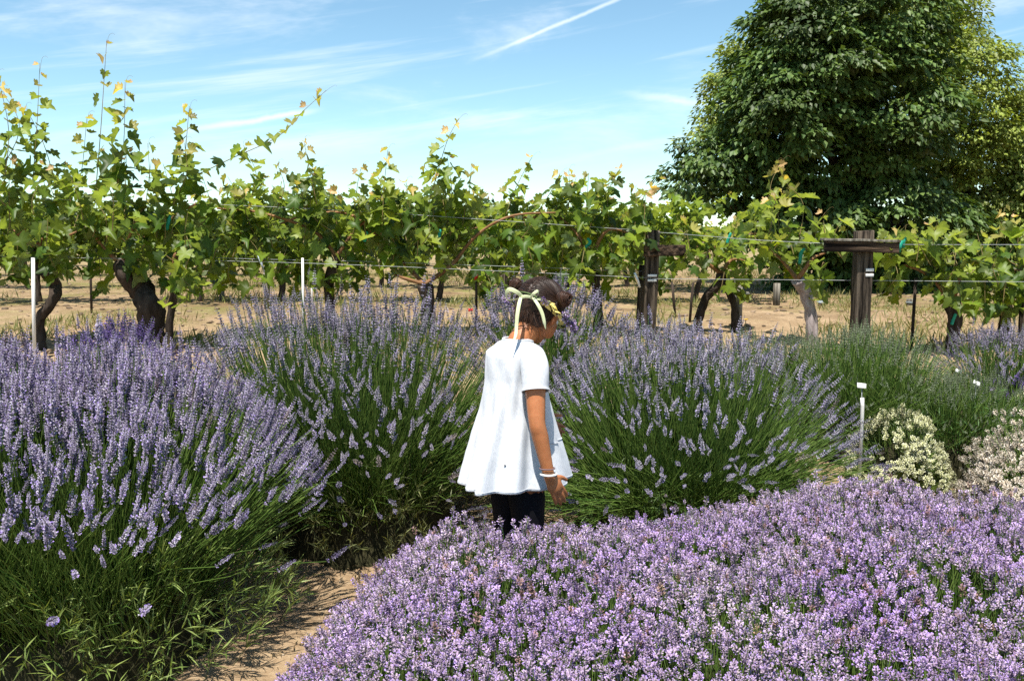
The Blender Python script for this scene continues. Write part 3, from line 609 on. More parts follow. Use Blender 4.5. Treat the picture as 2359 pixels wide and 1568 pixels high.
def all_vines():
    S = 0.10
    grapevine('leafy grapevine cut off by the left edge of the picture', [(-60, 750), (-50, 690), (-40, 630)], 6.2, [.05, .04, .04], (-190, 90, 410, 655), 17, 401,
              [([(10, 420), (20, 300), (-5, 175)], S, .5, .085), ([(-20, 430), (45, 300), (5, 210)], S, .5, .075)])
    grapevine('grapevine with dark leaning trunk beside the white stake', [(88, 742), (122, 690), (128, 655), (105, 625)], 6.25, [.045, .036, .038, .04], (40, 230, 410, 665), 18, 402,
              [([(75, 420), (85, 290), (92, 145)], .105, .55, .10), ([(130, 430), (100, 330), (60, 250)], S, .3, .075), ([(175, 450), (190, 380), (200, 270)], S, .5, .075)])
    grapevine('old grapevine with thick gnarled twisted trunk', [(347, 752), (345, 705), (322, 665), (288, 635), (280, 610)], 6.3, [.095, .085, .072, .06, .055], (195, 450, 410, 670), 25, 403,
              [([(218, 470), (232, 300), (240, 180), (246, 92)], .115, .5, .14), ([(270, 430), (285, 330), (288, 190)], .115, .45, .062), ([(345, 440), (345, 400), (340, 330)], .108, .2, .10), ([(420, 440), (428, 340), (436, 245)], .112, .4, .055),
               ([(460, 400), (540, 362), (640, 315), (700, 255), (752, 208)], .10, .5, .115), ([(400, 470), (430, 400), (425, 330)], .115, .3, .055)],
              [[(230, 560), (190, 490)], [(330, 570), (400, 500), (450, 470)], [(300, 540), (330, 480)]])
    grapevine('grapevine with slim upright dark trunk right of the gnarled one', [(390, 762), (398, 690), (402, 620)], 6.2, [.028, .024, .022], (370, 480, 480, 700), 7, 404, leaf=.095, low=.6)
    grapevine('grapevine with dark bent trunk rising behind the lavender left of the girl', [(762, 715), (757, 650), (775, 590)], 6.7, [.034, .032, .034], (470, 800, 445, 665), 33, 405,
              [([(575, 470), (590, 400), (560, 335)], .108, .35, .07), ([(640, 480), (655, 430), (640, 380)], S, .4, .06), ([(730, 470), (715, 400), (700, 325)], S, .55, .05), ([(690, 480), (700, 420), (735, 390)], .108, .3, .055)],
              [[(720, 530), (600, 490), (500, 480)], [(810, 540), (850, 500)]])
    grapevine('grapevine with forked trunk and arching canes behind the girl', [(985, 740), (985, 690), (978, 655)], 6.7, [.052, .045, .05], (780, 1060, 440, 670), 31, 406,
              [([(830, 500), (822, 440), (832, 385)], S, .5, .045), ([(880, 520), (885, 430), (893, 345)], .112, .5, .05), ([(985, 480), (1010, 390), (1032, 320), (1056, 275)], .108, .5, .065), ([(930, 500), (940, 460), (935, 420)], S, .3, .06), ([(1040, 480), (1040, 430), (1030, 360)], .108, .3, .06)],
              [[(940, 615), (870, 545), (800, 492), (700, 497), (645, 516)], [(1040, 610), (1100, 540), (1180, 497), (1280, 490)], [(930, 640), (905, 630)]])
    grapevine('grapevine whose shoots reach up to the left of the tall T-shaped post', [(1378, 720), (1372, 650), (1362, 590)], 6.8, [.036, .03, .03], (1060, 1480, 455, 675), 50, 407,
              [([(1160, 510), (1190, 430), (1225, 362)], .108, .5, .06), ([(1110, 480), (1105, 455), (1100, 440)], .10, .6, .04), ([(1245, 480), (1270, 440), (1290, 400)], S, .4, .06), ([(1310, 480), (1312, 430), (1310, 392)], S, .6, .055), ([(1370, 560), (1372, 480), (1415, 418)], S, .55, .07), ([(1430, 560), (1450, 480), (1525, 413)], .10, .7, .075)],
              [[(1300, 510), (1180, 500)], [(1400, 530), (1460, 540)], [(1330, 540), (1290, 500)]])
    grapevine('grapevine with two spreading dark legs right of the left post', [(1608, 745), (1625, 690), (1655, 655), (1662, 630)], 7.0, [.036, .03, .034, .035], (1500, 1760, 535, 670), 26, 408,
              [([(1590, 580), (1580, 530), (1560, 505)], .11, .5, .06), ([(1700, 590), (1690, 540), (1700, 500)], .10, .4, .05)], leg=[(1695, 745), (1690, 700), (1662, 640)], leaf=.095, low=.45, hi=.9)
    grapevine('grapevine with pale whitened trunk and tall shoot before the big tree', [(1872, 815), (1868, 730), (1858, 680), (1838, 645)], 6.3, [.042, .037, .04, .045], (1730, 1940, 510, 660), 22, 409,
              [([(1800, 600), (1790, 480), (1775, 430), (1800, 372)], .11, .6, .085), ([(1840, 560), (1850, 470), (1810, 420), (1790, 378)], .105, .5, .06), ([(1760, 580), (1780, 500), (1770, 450)], .10, .5, .06), ([(1880, 580), (1880, 530), (1900, 490)], .10, .5, .05)], pale=True, leaf=.095, low=.4, hi=.9)
    grapevine('grapevine with stout dark trunk right of the right post', [(2193, 800), (2200, 740), (2196, 695)], 6.0, [.042, .036, .05], (2040, 2260, 525, 700), 32, 410,
              [([(2080, 600), (2060, 560), (2075, 530)], .10, .5, .05), ([(2150, 590), (2170, 550), (2140, 520)], .10, .5, .05)], leaf=.095, low=.45, hi=.9)
    grapevine('grapevine at the right edge with leaves down its low trunk', [(2312, 760), (2316, 710), (2305, 650)], 6.3, [.04, .036, .034], (2240, 2440, 530, 745), 30, 411,
              [([(2285, 620), (2300, 540), (2315, 478)], .10, .6, .06), ([(2340, 600), (2345, 540), (2330, 500)], .10, .5, .06)], leaf=.095, low=.6, hi=.9)

def back_vines():
    """the rows behind: three vine shapes, copied one by one"""
    protos = []
    for v in range(4):
        r = np.random.default_rng(500 + v); g = Geo(); lean = r.normal(0, .12)
        Q = catmull([(0, 0, -.03), (lean * .4, 0, .22), (lean, r.normal(0, .04), .45), (lean * .8, 0, .60)], 5); tube(g, Q, resample_r([.04, .03, .028, .034], len(Q)), 8, .45)
        tm = make_mesh('trunk', *g.arrays()[:2], M['bark'], None, True); g = Geo()
        for s in (-1, 1): q = catmull([tuple(Q[-1]), (lean + .3 * s, 0, .82), (.8 * s, r.normal(0, .1), .86)], 4); tube(g, q, np.linspace(.014, .005, len(q)), 5, .2)
        cmh = make_mesh('cane', *g.arrays()[:2], M['cane'], None, True); out = []
        for k in range(46):
            s0 = np.array([r.uniform(-.95, .95), r.normal(0, .2), .84 + r.normal(0, .06)]); dn = r.random() < .45; L = r.uniform(.12, .42) if not dn else -r.uniform(.2, .48)
            shoot_leaves(np.array([s0, s0 + np.array([r.normal(0, .07), r.normal(0, .1), L * .5]), s0 + np.array([r.normal(0, .12), r.normal(0, .15), L])]), r, .115, .12 if not dn else 0.0, .045, out, .35 if not dn else .6)
        g = Geo()
        for pr in LEAF + YOUNG + TIP:
            idx = [i for i, o in enumerate(out) if o[0] is pr]
            if idx: scatter(g, pr, frames_yz(np.array([out[i][2] for i in idx]), np.array([out[i][3] for i in idx])), np.array([out[i][1] for i in idx]), np.array([out[i][4] for i in idx]), r.uniform(.7, 1.3, (len(idx), 1)) * np.ones((1, 3)))
        V, T, C = g.arrays(); protos.append((tm, cmh, make_mesh('foliage', V, T, M['leaf'], C)))
    ordn = ['first', 'second', 'third', 'fourth', 'fifth', 'sixth', 'seventh', 'eighth', 'ninth', 'tenth', 'eleventh', 'twelfth', 'thirteenth', 'fourteenth', 'fifteenth']
    r = np.random.default_rng(600)
    for row, (Y, n, nm) in enumerate(((9.4, 8, 'second row'), (12.0, 9, 'third row'), (15.5, 11, 'fourth row'), (20.0, 13, 'farthest row'))):
        half = .56 * Y
        for k in range(n):
            x = -half + 2 * half * (k + .5) / n + r.normal(0, .12); y = Y + r.normal(0, .1)
            if x > (.17 if row else .30) * Y: continue
            o = empty('grapevine', (x, y, float(tz(x, y))), f'smaller grapevine in the {nm} back, {ordn[k]} from the left', 'grapevine', f'grapevines in the {nm}')
            tm, cm_, fm = protos[r.integers(4)]; o.rotation_euler.z = r.choice([0, PI]) + r.normal(0, .1); sx = (2 * half / n) / 1.75
            for nm2, me in (('trunk', tm), ('cane', cm_), ('foliage', fm)):
                q = link(nm2, me, o)
                q.scale = (max(.85, min(1.15, sx)), 1, r.uniform(.76, .90))
                if nm2 == 'foliage': q['kind'] = 'stuff'

# ------------------------------------------------------------------ posts, stakes, wires
def box(g, c, s, R=None, jitter=0.0, sub=1):
    bm = bmesh.new(); bmesh.ops.create_cube(bm, size=1)
    if sub > 1: bmesh.ops.subdivide_edges(bm, edges=bm.edges[:], cuts=sub, use_grid_fill=True)
    bmesh.ops.scale(bm, vec=s, verts=bm.verts)
    bmesh.ops.bevel(bm, geom=[e for e in bm.edges if len(e.link_faces) == 2 and e.calc_face_angle() > 1], offset=min(s) * .06, segments=1, affect='EDGES')
    bmesh.ops.triangulate(bm, faces=bm.faces)
    for v in bm.verts:
        if jitter: v.co += Vector([noise.noise(v.co * 9 + Vector((i * 7, 3, c[0] * 5))) * jitter for i in range(3)])
        if R is not None: v.co = R @ v.co
        v.co += Vector(c)
    bm.verts.ensure_lookup_table(); bm.verts.index_update()
    g.add([v.co[:] for v in bm.verts], [[v.index for v in f.verts] for f in bm.faces]); bm.free(); return g
def part_box(name, c, s, mat, parent, base, R=None, jitter=0.0, sub=1): return box(Geo(), c, s, R, jitter, sub).build(name, mat, parent, shift=base)
def stake_like(name, label, cat, px0, py_top, Y, w, mat, tilt=0, py_foot=None, px_top=None, group=None, d=None):
    b0 = at(px0, py_top, Y); b0.z = float(tz(b0.x, Y)); t = at(px_top if px_top is not None else px0, py_top, Y); g = Geo(); f = np.array(b0)
    root = empty(name, b0, label, cat, group); tube(g, [tuple(b0 - Vector((0, 0, .05))), tuple((b0 + t) / 2), tuple(t)], [w, w, w * .96], 8, .05); g.build('shaft', mat, root, True, shift=f); return root, t

def furniture():
    # right T-post
    Y = 5.8; t = at(1990, 531, Y); z0 = float(tz(t.x, Y)); b = (t.x, Y, z0); root = empty('trellis_post', b, 'weathered square post with wide crossarm in front of the big tree', 'post', 'T-shaped trellis posts')
    part_box('upright', (t.x, Y, (t.z + z0) / 2 - .05), (.095, .095, t.z - z0 + .1), M['wood'], root, b, jitter=.006, sub=5)
    zc = at(1990, 569, Y - .07).z; part_box('crossarm', (t.x - .035, Y - .07, zc), (.44, .045, .062), M['wood_beam'], root, b, Matrix.Rotation(.02, 3, 'Y'), .005, 4)
    part_box('cap_board', (t.x - .04, Y - .055, zc + .040), (.45, .10, .014), M['grey_wood'], root, b, Matrix.Rotation(.02, 3, 'Y'), .003, 3)
    for py in (621, 633): part_box('label_plate', (t.x + .027, Y - .051, at(0, py, Y).z), (.048, .004, .018), M['white_plastic'], root, b)
    # left T-post
    Y = 6.6; t = at(1500, 530, Y); z0 = float(tz(t.x, Y)); b = (t.x, Y, z0); root = empty('trellis_post', b, 'weathered square post with short crossarm to its right', 'post', 'T-shaped trellis posts')
    part_box('upright', (t.x, Y, (t.z + z0) / 2 - .05), (.088, .09, t.z - z0 + .1), M['wood'], root, b, Matrix.Rotation(.03, 3, 'Y'), .006, 5)
    part_box('crossarm', tuple(at(1532, 577, Y - .02)), (.34, .05, .075), M['wood_beam'], root, b, Matrix.Rotation(.55, 3, 'Z'), .005, 4)
    for py in (634, 645): part_box('label_plate', (t.x + .006, Y - .049, at(0, py, Y).z), (.062, .004, .016), M['white_plastic'], root, b)
    o, tt = stake_like('support_post', 'thin dark wooden support standing against the left post', 'post', 1474, 610, 6.75, .026, M['wood'], px_top=1480)
    g = Geo(); p = at(1462, 628, 6.55); q = at(1474, 662, 6.55); tube(g, [tuple(p), tuple((p + q) / 2 + Vector((.004, 0, 0))), tuple(q)], .008, 6); o2 = g.build('wire_bracket', M['white_plastic'], None); tag(o2, 'pale metal strap slanting beside the left post', 'strap')
    # stakes
    stake_like('stake', 'white plastic stake at the far left beside a leaning trunk', 'stake', 66, 594, 5.9, .0115, M['white_plastic'], px_top=76, group='white vine stakes')
    stake_like('stake', 'thin white stake left of the bent trunk above the lavender', 'stake', 694, 594, 6.4, .0085, M['white_plastic'], px_top=697, group='white vine stakes')
    stake_like('stake', 'short white stake low beside the thin white one', 'stake', 718, 642, 9.0, .010, M['white_plastic'], group='white vine stakes')
    stake_like('post', 'grey wooden post with pale strap behind the left lavender', 'post', 614, 612, 8.6, .030, M['grey_wood'], px_top=613)
    g = Geo(); p = at(592, 580, 8.4); q = at(610, 628, 8.4); tube(g, [tuple(p), tuple((p + q) / 2), tuple(q)], .010, 6); tag(g.build('strap', M['pale_plastic']), 'pale strap slanting down to the grey wooden post', 'strap')
    for px, top, Y, w, mat, lb in ((1702, 640, 7.4, .034, 'grey_wood', 'short grey post beside the two-legged vine'), (1790, 652, 9.0, .034, 'grey_wood', 'short grey post left of the pale trunk'), (2233, 628, 8.2, .036, 'grey_wood', 'tall pale grey post near the right edge'),
                                   (510, 640, 9.6, .028, 'grey_wood', 'dim grey post in the second row on the left'), (1160, 618, 9.2, .040, 'wood', 'dark square post just left of the girl\'s bun'), (2358, 650, 6.3, .018, 'wood', 'dark stake cut by the right edge')):
        stake_like('post', lb, 'post', px, top, Y, w, M[mat], group='plain vineyard posts')
    for px, top, Y, lb in ((2097, 688, 9.0, 'pale plastic grow tube right of the thick post'), (1893, 680, 9.0, 'pale plastic grow tube right of the pale trunk'), (1718, 672, 10.5, 'bluish grow tube behind the two-legged vine')):
        o, t = stake_like('grow_tube', lb, 'grow tube', px, top, Y, .036, M['grey_wood'], group='vine grow tubes'); g = Geo(); b = Vector(o.location); h = t.z - b.z
        tube(g, [tuple(b + Vector((0, 0, .02))), tuple(b + Vector((0, 0, h * .3))), tuple(b + Vector((0, 0, h * .55)))], [.042, .042, .041], 10, 0, cap=False); g.build('sleeve', M['pale_plastic'], o, True, shift=np.array(b))
    for px0, px1, top, Y, lb in ((2107, 2110, 640, 6.2, 'thin dark stake right of the thick post'), (1590, 1597, 650, 7.6, 'thin dark stake left of the two-legged vine'), (1558, 1548, 650, 7.9, 'thin twig stake near the left post'), (205, 208, 600, 8.2, 'thin dark stake left of the gnarled vine')):
        stake_like('stake', lb, 'stake', px0, top, Y, .011, M['bark'], px_top=px1, group='thin dark vine stakes')
    # plant markers in the lavender
    for px, py, Y, h, lb in ((1985, 888, 4.52, .0, 'white plant marker with square tag beside the cream cushion'),):
        t = at(px, py, Y); b = Vector((t.x + .008, Y, float(tz(t.x, Y)))); root = empty('plant_marker', b, lb, 'plant marker', 'white plant markers'); f = np.array(b)
        g = Geo(); tube(g, [tuple(b), (b.x, Y, t.z - .10), (b.x - .003, Y, at(px, 916, Y).z)], .0095, 8); g.build('stake', M['white_plastic'], root, True, shift=f)
        g = Geo(); tube(g, [(b.x - .003, Y + .002, t.z - .14), (b.x - .005, Y + .004, t.z)], .0022, 5); g.build('wire', M['wire'], root, True, shift=f)
        part_box('tag', tuple(t), (.043, .004, .024), M['white_plastic'], root, b, Matrix.Rotation(.12, 3, 'Y') @ Matrix.Rotation(-.35, 3, 'X'))
    for px, py, Y, lb in ((2208, 855, 5.1, 'small white tag on a wire among green lavender'), (2250, 882, 4.7, 'small white tag on a wire near the right edge')):
        t = at(px, py, Y); b = Vector((t.x, Y, float(tz(t.x, Y)))); root = empty('plant_marker', b, lb, 'plant marker', 'white plant markers'); f = np.array(b); g = Geo(); tube(g, [tuple(b), (b.x, Y + .01, t.z)], .0022, 5); g.build('wire', M['wire'], root, True, shift=f)
        part_box('tag', tuple(t), (.034, .004, .02), M['white_plastic'], root, b, Matrix.Rotation(.4, 3, 'Y') @ Matrix.Rotation(-.5, 3, 'X'))
    # trellis wires
    for lb, pts in (('lower trellis wire running along the nearest vine row', [(-120, 588, 6.1), (700, 606, 6.5), (1500, 640, 6.55)]), ('lower trellis wire right of the left post', [(1500, 642, 6.55), (1990, 646, 5.85), (2460, 650, 5.9)]),
                    ('upper trellis wire running along the nearest vine row', [(-120, 452, 6.2), (700, 480, 6.6), (1500, 532, 6.6)]), ('upper trellis wire right of the left post', [(1500, 534, 6.6), (1890, 560, 5.8), (2460, 564, 6.0)]),
                    ('second low wire sagging through the vines on the left', [(-120, 548, 6.4), (420, 590, 6.5), (900, 604, 6.7), (1480, 625, 6.7)])):
        g = Geo(); q = catmull([tuple(at(*p)) for p in pts], 10); tube(g, q, .0016, 4, 0); tag(g.build('trellis_wire', M['wire']), lb, 'wire', 'trellis wires')
    # green ties, red tags, yellow flower
    for k, (px, py, Y, lb) in enumerate(((388, 512, 6.2, 'green tie tape on the gnarled vine'), (842, 545, 6.6, 'green tie tape on the cane behind the lavender'), (1010, 545, 6.6, 'green tie tape left of the bun'), (1350, 560, 6.6, 'green tie tape left of the left post'),
                                         (1848, 590, 6.2, 'green tie tape on the tall shoot'), (2075, 568, 5.8, 'green tie tape at the crossarm end'), (1928, 552, 5.72, 'pale green tape lying on the crossarm'), (2197, 735, 5.94, 'green tie tape around the stout trunk'), (2088, 552, 5.85, 'green tie tape on the wire right of the crossarm'), (1680, 548, 6.6, 'green tie tape on the upper wire'))):
        p = at(px, py, Y); g = Geo(); r = np.random.default_rng(k); L = .07 if k % 2 else .10
        d = np.array([.3, 0, 1]) * L if k != 6 else np.array([1.0, 0, .03]) * .1; q = catmull([np.array(p) - d * .5, np.array(p) + r.normal(0, .012, 3), np.array(p) + d * .5], 4); tube(g, q, [.009, .012, .010, .012, .011, .012, .01, .011, .007], 6, .3, flat=.35)
        tag(g.build('tie_tape', M['green_tape'], None, True), lb, 'tape', 'green vine ties')
    p = at(1097, 637, 6.65); b = empty('red_tag', p - Vector((0, 0, .03)), 'small red tag wrapped on a vine stake left of the bun', 'tag'); f = np.array(b.location)
    g = Geo(); tube(g, [tuple(p - Vector((0, 0, .028))), tuple(p), tuple(p + Vector((0, 0, .026)))], [.013, .014, .013], 8); g.build('wrap', M['red'], b, True, shift=f)
    part_box('paper_label', tuple(p + Vector((0, -.0145, .012))), (.016, .003, .012), M['white_plastic'], b, f)
    stake_like('stake', 'dark stake carrying the red tag', 'stake', 1097, 610, 6.66, .009, M['bark'], group='thin dark vine stakes')
    for k, (px, py, Y, lb) in enumerate(((1084, 714, 6.5, 'small red marker on the soil left of the girl\'s bow'),)):
        p = at(px, py, Y); p.z = max(p.z, float(tz(p.x, Y)) + .01); tag(part_box('ground_marker', tuple(p), (.03, .008, .022), M['red'], None, (0, 0, 0)), lb, 'tag')
    p = at(1718, 738, 6.3); b = Vector((p.x, p.y, float(tz(p.x, p.y)))); root = empty('flower', b, 'small yellow flower on the soil between vine legs', 'flower'); f = np.array(b); g = Geo(); tube(g, [tuple(b), (b.x, b.y, p.z)], .003, 4); g.build('stem', M['shoot'], root, shift=f)
    for k in range(7):
        a = k * .9; g = Geo(); scatter(g, blade_proto(.28, .2), frames_yz(np.array([[math.cos(a), math.sin(a), .45]]), np.array([[0, 0, 1.0]])), np.array([[b.x, b.y, p.z]]), np.array([.035])); g.build('petal', M['yellow'], root, shift=f)

# ------------------------------------------------------------------ trees
def tree(label, base, trunk_h, lobes, nclump, per, leaf, seed, cols, group=None, limbs=9, trunk_r=.22, kind='tree', hang=.5, clump=.55, name='tree', flat=.45):
    """lobes: ellipsoids (centre, radii) that make up the crown; leaf clumps sit on and in them"""
    r = np.random.default_rng(seed); base = np.array(base, float); root = empty(name, base, label, kind, group)
    g = Geo(); top = base + np.array([0, 0, trunk_h]); Q = catmull([base - [0, 0, .2], base * .5 + top * .5 + r.normal(0, .08, 3), top], 6); tube(g, Q, resample_r([trunk_r * 1.3, trunk_r, trunk_r * .8], len(Q)), 10, .25)
    g.build('trunk', M['tree_bark'], root, True, shift=base); vol = np.array([np.prod(l[1]) ** .67 for l in lobes]); vol /= vol.sum()
    for k in range(limbs):
        l = lobes[k % len(lobes)]; e = np.array(l[0]) + r.normal(0, .35, 3) * np.array(l[1]); g = Geo(); q = catmull([top - [0, 0, .15], top * .5 + e * .5 + np.array([0, 0, -.1]) + r.normal(0, .2, 3), e], 6); tube(g, q, np.linspace(trunk_r * .5, trunk_r * .08, len(q)), 7, .2); g.build('limb', M['tree_bark'], root, True, shift=base)
    V = np.array([[0, 0, 0], [.30, .42, .07], [0, 1, -.10], [-.30, .42, .07]]); pr = (V, np.array([[0, 1, 2], [0, 2, 3]]), np.ones((4, 3)))
    li = r.choice(len(lobes), nclump, p=vol); d = r.normal(0, 1, (nclump, 3)); d /= np.linalg.norm(d, axis=1, keepdims=True); rad = r.uniform(.62, 1.04, nclump) ** .8
    LC, LR = np.array([l[0] for l in lobes]), np.array([l[1] for l in lobes]); C = LC[li] + d * rad[:, None] * LR[li]
    k = np.repeat(np.arange(nclump), per); n = len(k); e = r.normal(0, 1, (n, 3)); e /= np.linalg.norm(e, axis=1, keepdims=True); e *= r.uniform(.3, 1, (n, 1)) ** .5
    cs = clump * r.uniform(.6, 1.35, nclump); off = e * cs[k][:, None] * np.array([[1, 1, flat]]); off[:, 2] -= .5 * (off[:, 0] ** 2 + off[:, 1] ** 2) / cs[k]
    P = C[k] + off; P[:, 2] = np.maximum(P[:, 2], base[2] + .03)
    out = d[k] * .6 + e * .9; Yd = out * np.array([[1, 1, .2]]) + r.normal(0, .35, (n, 3)); Yd[:, 2] -= hang * r.uniform(.3, 1.5, n); Zd = np.array([[0, 0, 1.0]]) + .5 * out + r.normal(0, .4, (n, 3))
    t = r.uniform(0, 1, (n, 1)); shade = (r.uniform(.6, 1.6, nclump))[k][:, None]; cc = (np.array(cols[0]) * (1 - t) + np.array(cols[1]) * t) * shade
    g = Geo(); scatter(g, pr, frames_yz(Yd, Zd), P, leaf * r.uniform(.7, 1.25, n), cc); g.build('crown', M['foliage'], root, kind='stuff', shift=base)

def px_lobes(Y, L): return [(tuple(at(px, py, Y + dy_ * Y / 23)), (rx * Y / F, ry_ * Y / F * 1.0, rz * Y / F)) for px, py, dy_, rx, ry_, rz in L]
def all_trees():
    Y = 11.3; b = at(1960, 500, Y); b.z = float(tz(b.x, Y))
    tree('large dark green broadleaf tree behind the right-hand vines', b, 1.0, px_lobes(Y, [(1870, 115, -.6, 155, 200, 150), (2000, 50, -.3, 150, 200, 130), (1790, 260, -1.0, 120, 150, 110), (1628, 395, -.6, 84, 95, 82), (1900, 320, .2, 190, 200, 140), (2060, 230, -.4, 125, 180, 160), (1740, 400, -.2, 100, 120, 75), (1860, 490, -.4, 150, 150, 60), (2060, 480, -.3, 170, 150, 80), (1980, 570, .3, 200, 140, 70), (1890, 640, .4, 110, 100, 45), (2050, 640, .3, 120, 100, 48), (2200, 645, .4, 100, 100, 45)]),
         1050, 90, .080, 701, ((.034, .070, .014), (.100, .150, .036)), clump=.24, flat=.28, hang=.75, trunk_r=.13)
    Y = 13.4; b = at(2230, 500, Y); b.z = float(tz(b.x, Y))
    tree('yellow-green fine-leaved tree rising behind and right of the dark tree', b, 1.3, px_lobes(Y, [(2140, 70, 0, 100, 130, 110), (2210, 230, -1.8, 115, 150, 160), (2220, 390, -1.4, 105, 130, 130), (1770, 120, -1.2, 90, 90, 75), (1680, 225, -1.2, 62, 80, 75), (1640, 300, -1.0, 45, 60, 45), (2000, 40, .8, 180, 150, 90), (2180, 560, 0, 120, 110, 80), (2150, 200, -1.6, 70, 70, 130)]),
         900, 64, .064, 702, ((.14, .19, .026), (.27, .32, .06)), clump=.235, flat=.4, hang=.55, trunk_r=.13)
    Y = 12.3; b = at(2350, 560, Y); b.z = float(tz(b.x, Y))
    tree('pale drooping willow-like tree at the right edge', b, .8, px_lobes(Y, [(2345, 430, 0, 75, 100, 130), (2330, 560, 0, 90, 110, 100), (2370, 330, 0, 50, 80, 80), (2400, 500, 0, 90, 110, 160), (2350, 250, .3, 50, 70, 60)]), 420, 64, .056, 703, ((.14, .19, .03), (.28, .33, .07)), clump=.21, hang=1.3, limbs=6, trunk_r=.08)
    r = np.random.default_rng(9)
    for i, (px, top, Y, w, lb) in enumerate(((935, 492, 95, 38, 'low dark distant tree seen above the forked vine'), (970, 503, 100, 24, 'small distant tree right of the low dark one'), (1112, 452, 80, 34, 'rounded distant tree peeping over the vines'), (1332, 500, 100, 26, 'faint distant tree left of the left post'), (1420, 522, 110, 30, 'low distant tree on the horizon by the left post'),
                                             (1590, 520, 85, 36, 'low distant tree right of the left post'), (1535, 528, 105, 20, 'small distant tree on the horizon beside the left post'), (560, 500, 90, 40, 'distant tree hidden low behind the left vines'), (120, 505, 95, 60, 'wide distant tree low behind the far left vines'), (300, 515, 90, 55, 'distant tree low behind the gnarled vine'), (1700, 530, 90, 45, 'distant tree low behind the two-legged vine'))):
        b = at(px, 540, Y); b.z = float(tz(b.x, Y)); h = (at(px, top, Y).z - b.z)
        tree(lb, b, h * .35, [((b.x, b.y, b.z + h * .62), (w * Y / F, w * Y / F, h * .36)), ((b.x + r.normal(0, .3), b.y, b.z + h * .4), (w * Y / F * 1.15, w * Y / F, h * .3))], 90, 26, .42, 720 + i, ((.03, .05, .028), (.06, .085, .04)), group='distant trees on the horizon', limbs=3, trunk_r=.2, clump=.7)
    b = at(1277, 540, 85); b.z = float(tz(b.x, 85)); h = at(1277, 458, 85).z - b.z
    tree('pointed distant conifer above the vines behind the girl', b, h * .5, [((b.x, b.y, b.z + h * f), (1.15 * (1.05 - f), 1.15 * (1.05 - f), h * .12)) for f in (.25, .45, .62, .76, .87, .95)], 110, 24, .35, 740, ((.025, .045, .028), (.045, .07, .035)), group='distant trees on the horizon', limbs=2, trunk_r=.15, clump=.35)

# ------------------------------------------------------------------ weeds and litter on the soil
def litter():
    r = np.random.default_rng(801); g = Geo()
    n = 9000; P = np.stack([r.uniform(-7, 8, n), 6.0 + 11 * r.uniform(0, 1, n) ** 1.7], 1); keep = np.array([noise.noise(Vector((p[0] * .8, p[1] * .8, 5))) for p in P]) > .02; P = P[keep]
    k = np.repeat(np.arange(len(P)), 6); n = len(k); Q = np.column_stack([P[k] + r.normal(0, .05, (n, 2)), np.zeros(n)]); Q[:, 2] = tz(Q[:, 0], Q[:, 1]) - .004
    Yd = r.normal(0, .5, (n, 3)) + np.array([[0, 0, .8]]); t = r.uniform(0, 1, (n, 1)) * .6 + .4 * (r.uniform(0, 1, len(P))[k][:, None])
    scatter(g, BLADE, frames_yz(Yd, r.normal(0, 1, (n, 3)) + np.array([[0, -1, .3]])), Q, r.uniform(.04, .13, n), np.array([[.08, .13, .02]]) * (1 - t) + np.array([[.34, .27, .11]]) * t)
    tag(g.build('weeds', M['foliage']), 'patchy green and straw coloured weeds on the vineyard soil', 'weeds', kind='stuff')
    g = Geo(); n = 5200; P = np.stack([r.uniform(-1.6, 2.6, n), r.uniform(2.2, 4.6, n)], 1); Q = np.column_stack([P, tz(P[:, 0], P[:, 1]) + .006 + .03 * np.array([noise.noise(Vector((p[0], p[1], 0)) * 2.1) for p in P])])
    Yd = r.normal(0, 1, (n, 3)) * np.array([[1, 1, .08]]); t = r.uniform(0, 1, (n, 1)); scatter(g, blade_proto(.04, 0), frames_yz(Yd, np.tile([[0, 0, 1.0]], (n, 1))), Q, r.uniform(.012, .06, n), np.array([[.10, .06, .03]]) * (1 - t) + np.array([[.50, .38, .22]]) * t)
    tag(g.build('dry_litter', M['foliage']), 'dry twigs and fallen lavender bits on the sandy path', 'litter', kind='stuff')
    g = Geo(); n = 1800; V = np.array([[1, 0, 0], [-1, 0, 0], [0, 1, 0], [0, -1, 0], [0, 0, .7], [0, 0, -.5]], float); T = np.array([[0, 2, 4], [2, 1, 4], [1, 3, 4], [3, 0, 4], [2, 0, 5], [1, 2, 5], [3, 1, 5], [0, 3, 5]])
    P = np.stack([r.uniform(-1.5, 2.6, n), r.uniform(2.3, 4.6, n)], 1); Q = np.column_stack([P, tz(P[:, 0], P[:, 1]) + .03 * np.array([noise.noise(Vector((p[0], p[1], 0)) * 2.1) for p in P])])
    scatter(g, (V, T, np.ones((6, 3))), frames(np.tile([[0, 0, 1.0]], (n, 1)), r.uniform(0, 6, n)), Q, r.uniform(.002, .010, n) * r.uniform(.4, 1, n), r.uniform(.25, .5, (n, 1)) * np.array([[1, .8, .58]]))
    n = 5000; P = np.stack([r.uniform(-7, 8, n), 6.0 + 9 * r.uniform(0, 1, n) ** 1.6], 1); Q = np.column_stack([P, tz(P[:, 0], P[:, 1])])
    scatter(g, (V * np.array([[1, .8, .6]]), T, np.ones((6, 3))), frames(np.tile([[0, 0, 1.0]], (n, 1)) + r.normal(0, .2, (n, 3)), r.uniform(0, 6, n)), Q, .045 * r.uniform(.15, 1, n) ** 2, r.uniform(.16, .38, (n, 1)) * np.array([[1, .72, .48]]))
    tag(g.build('pebbles', M['flower']), 'small pebbles and soil clods on path and vineyard', 'pebbles', kind='stuff')

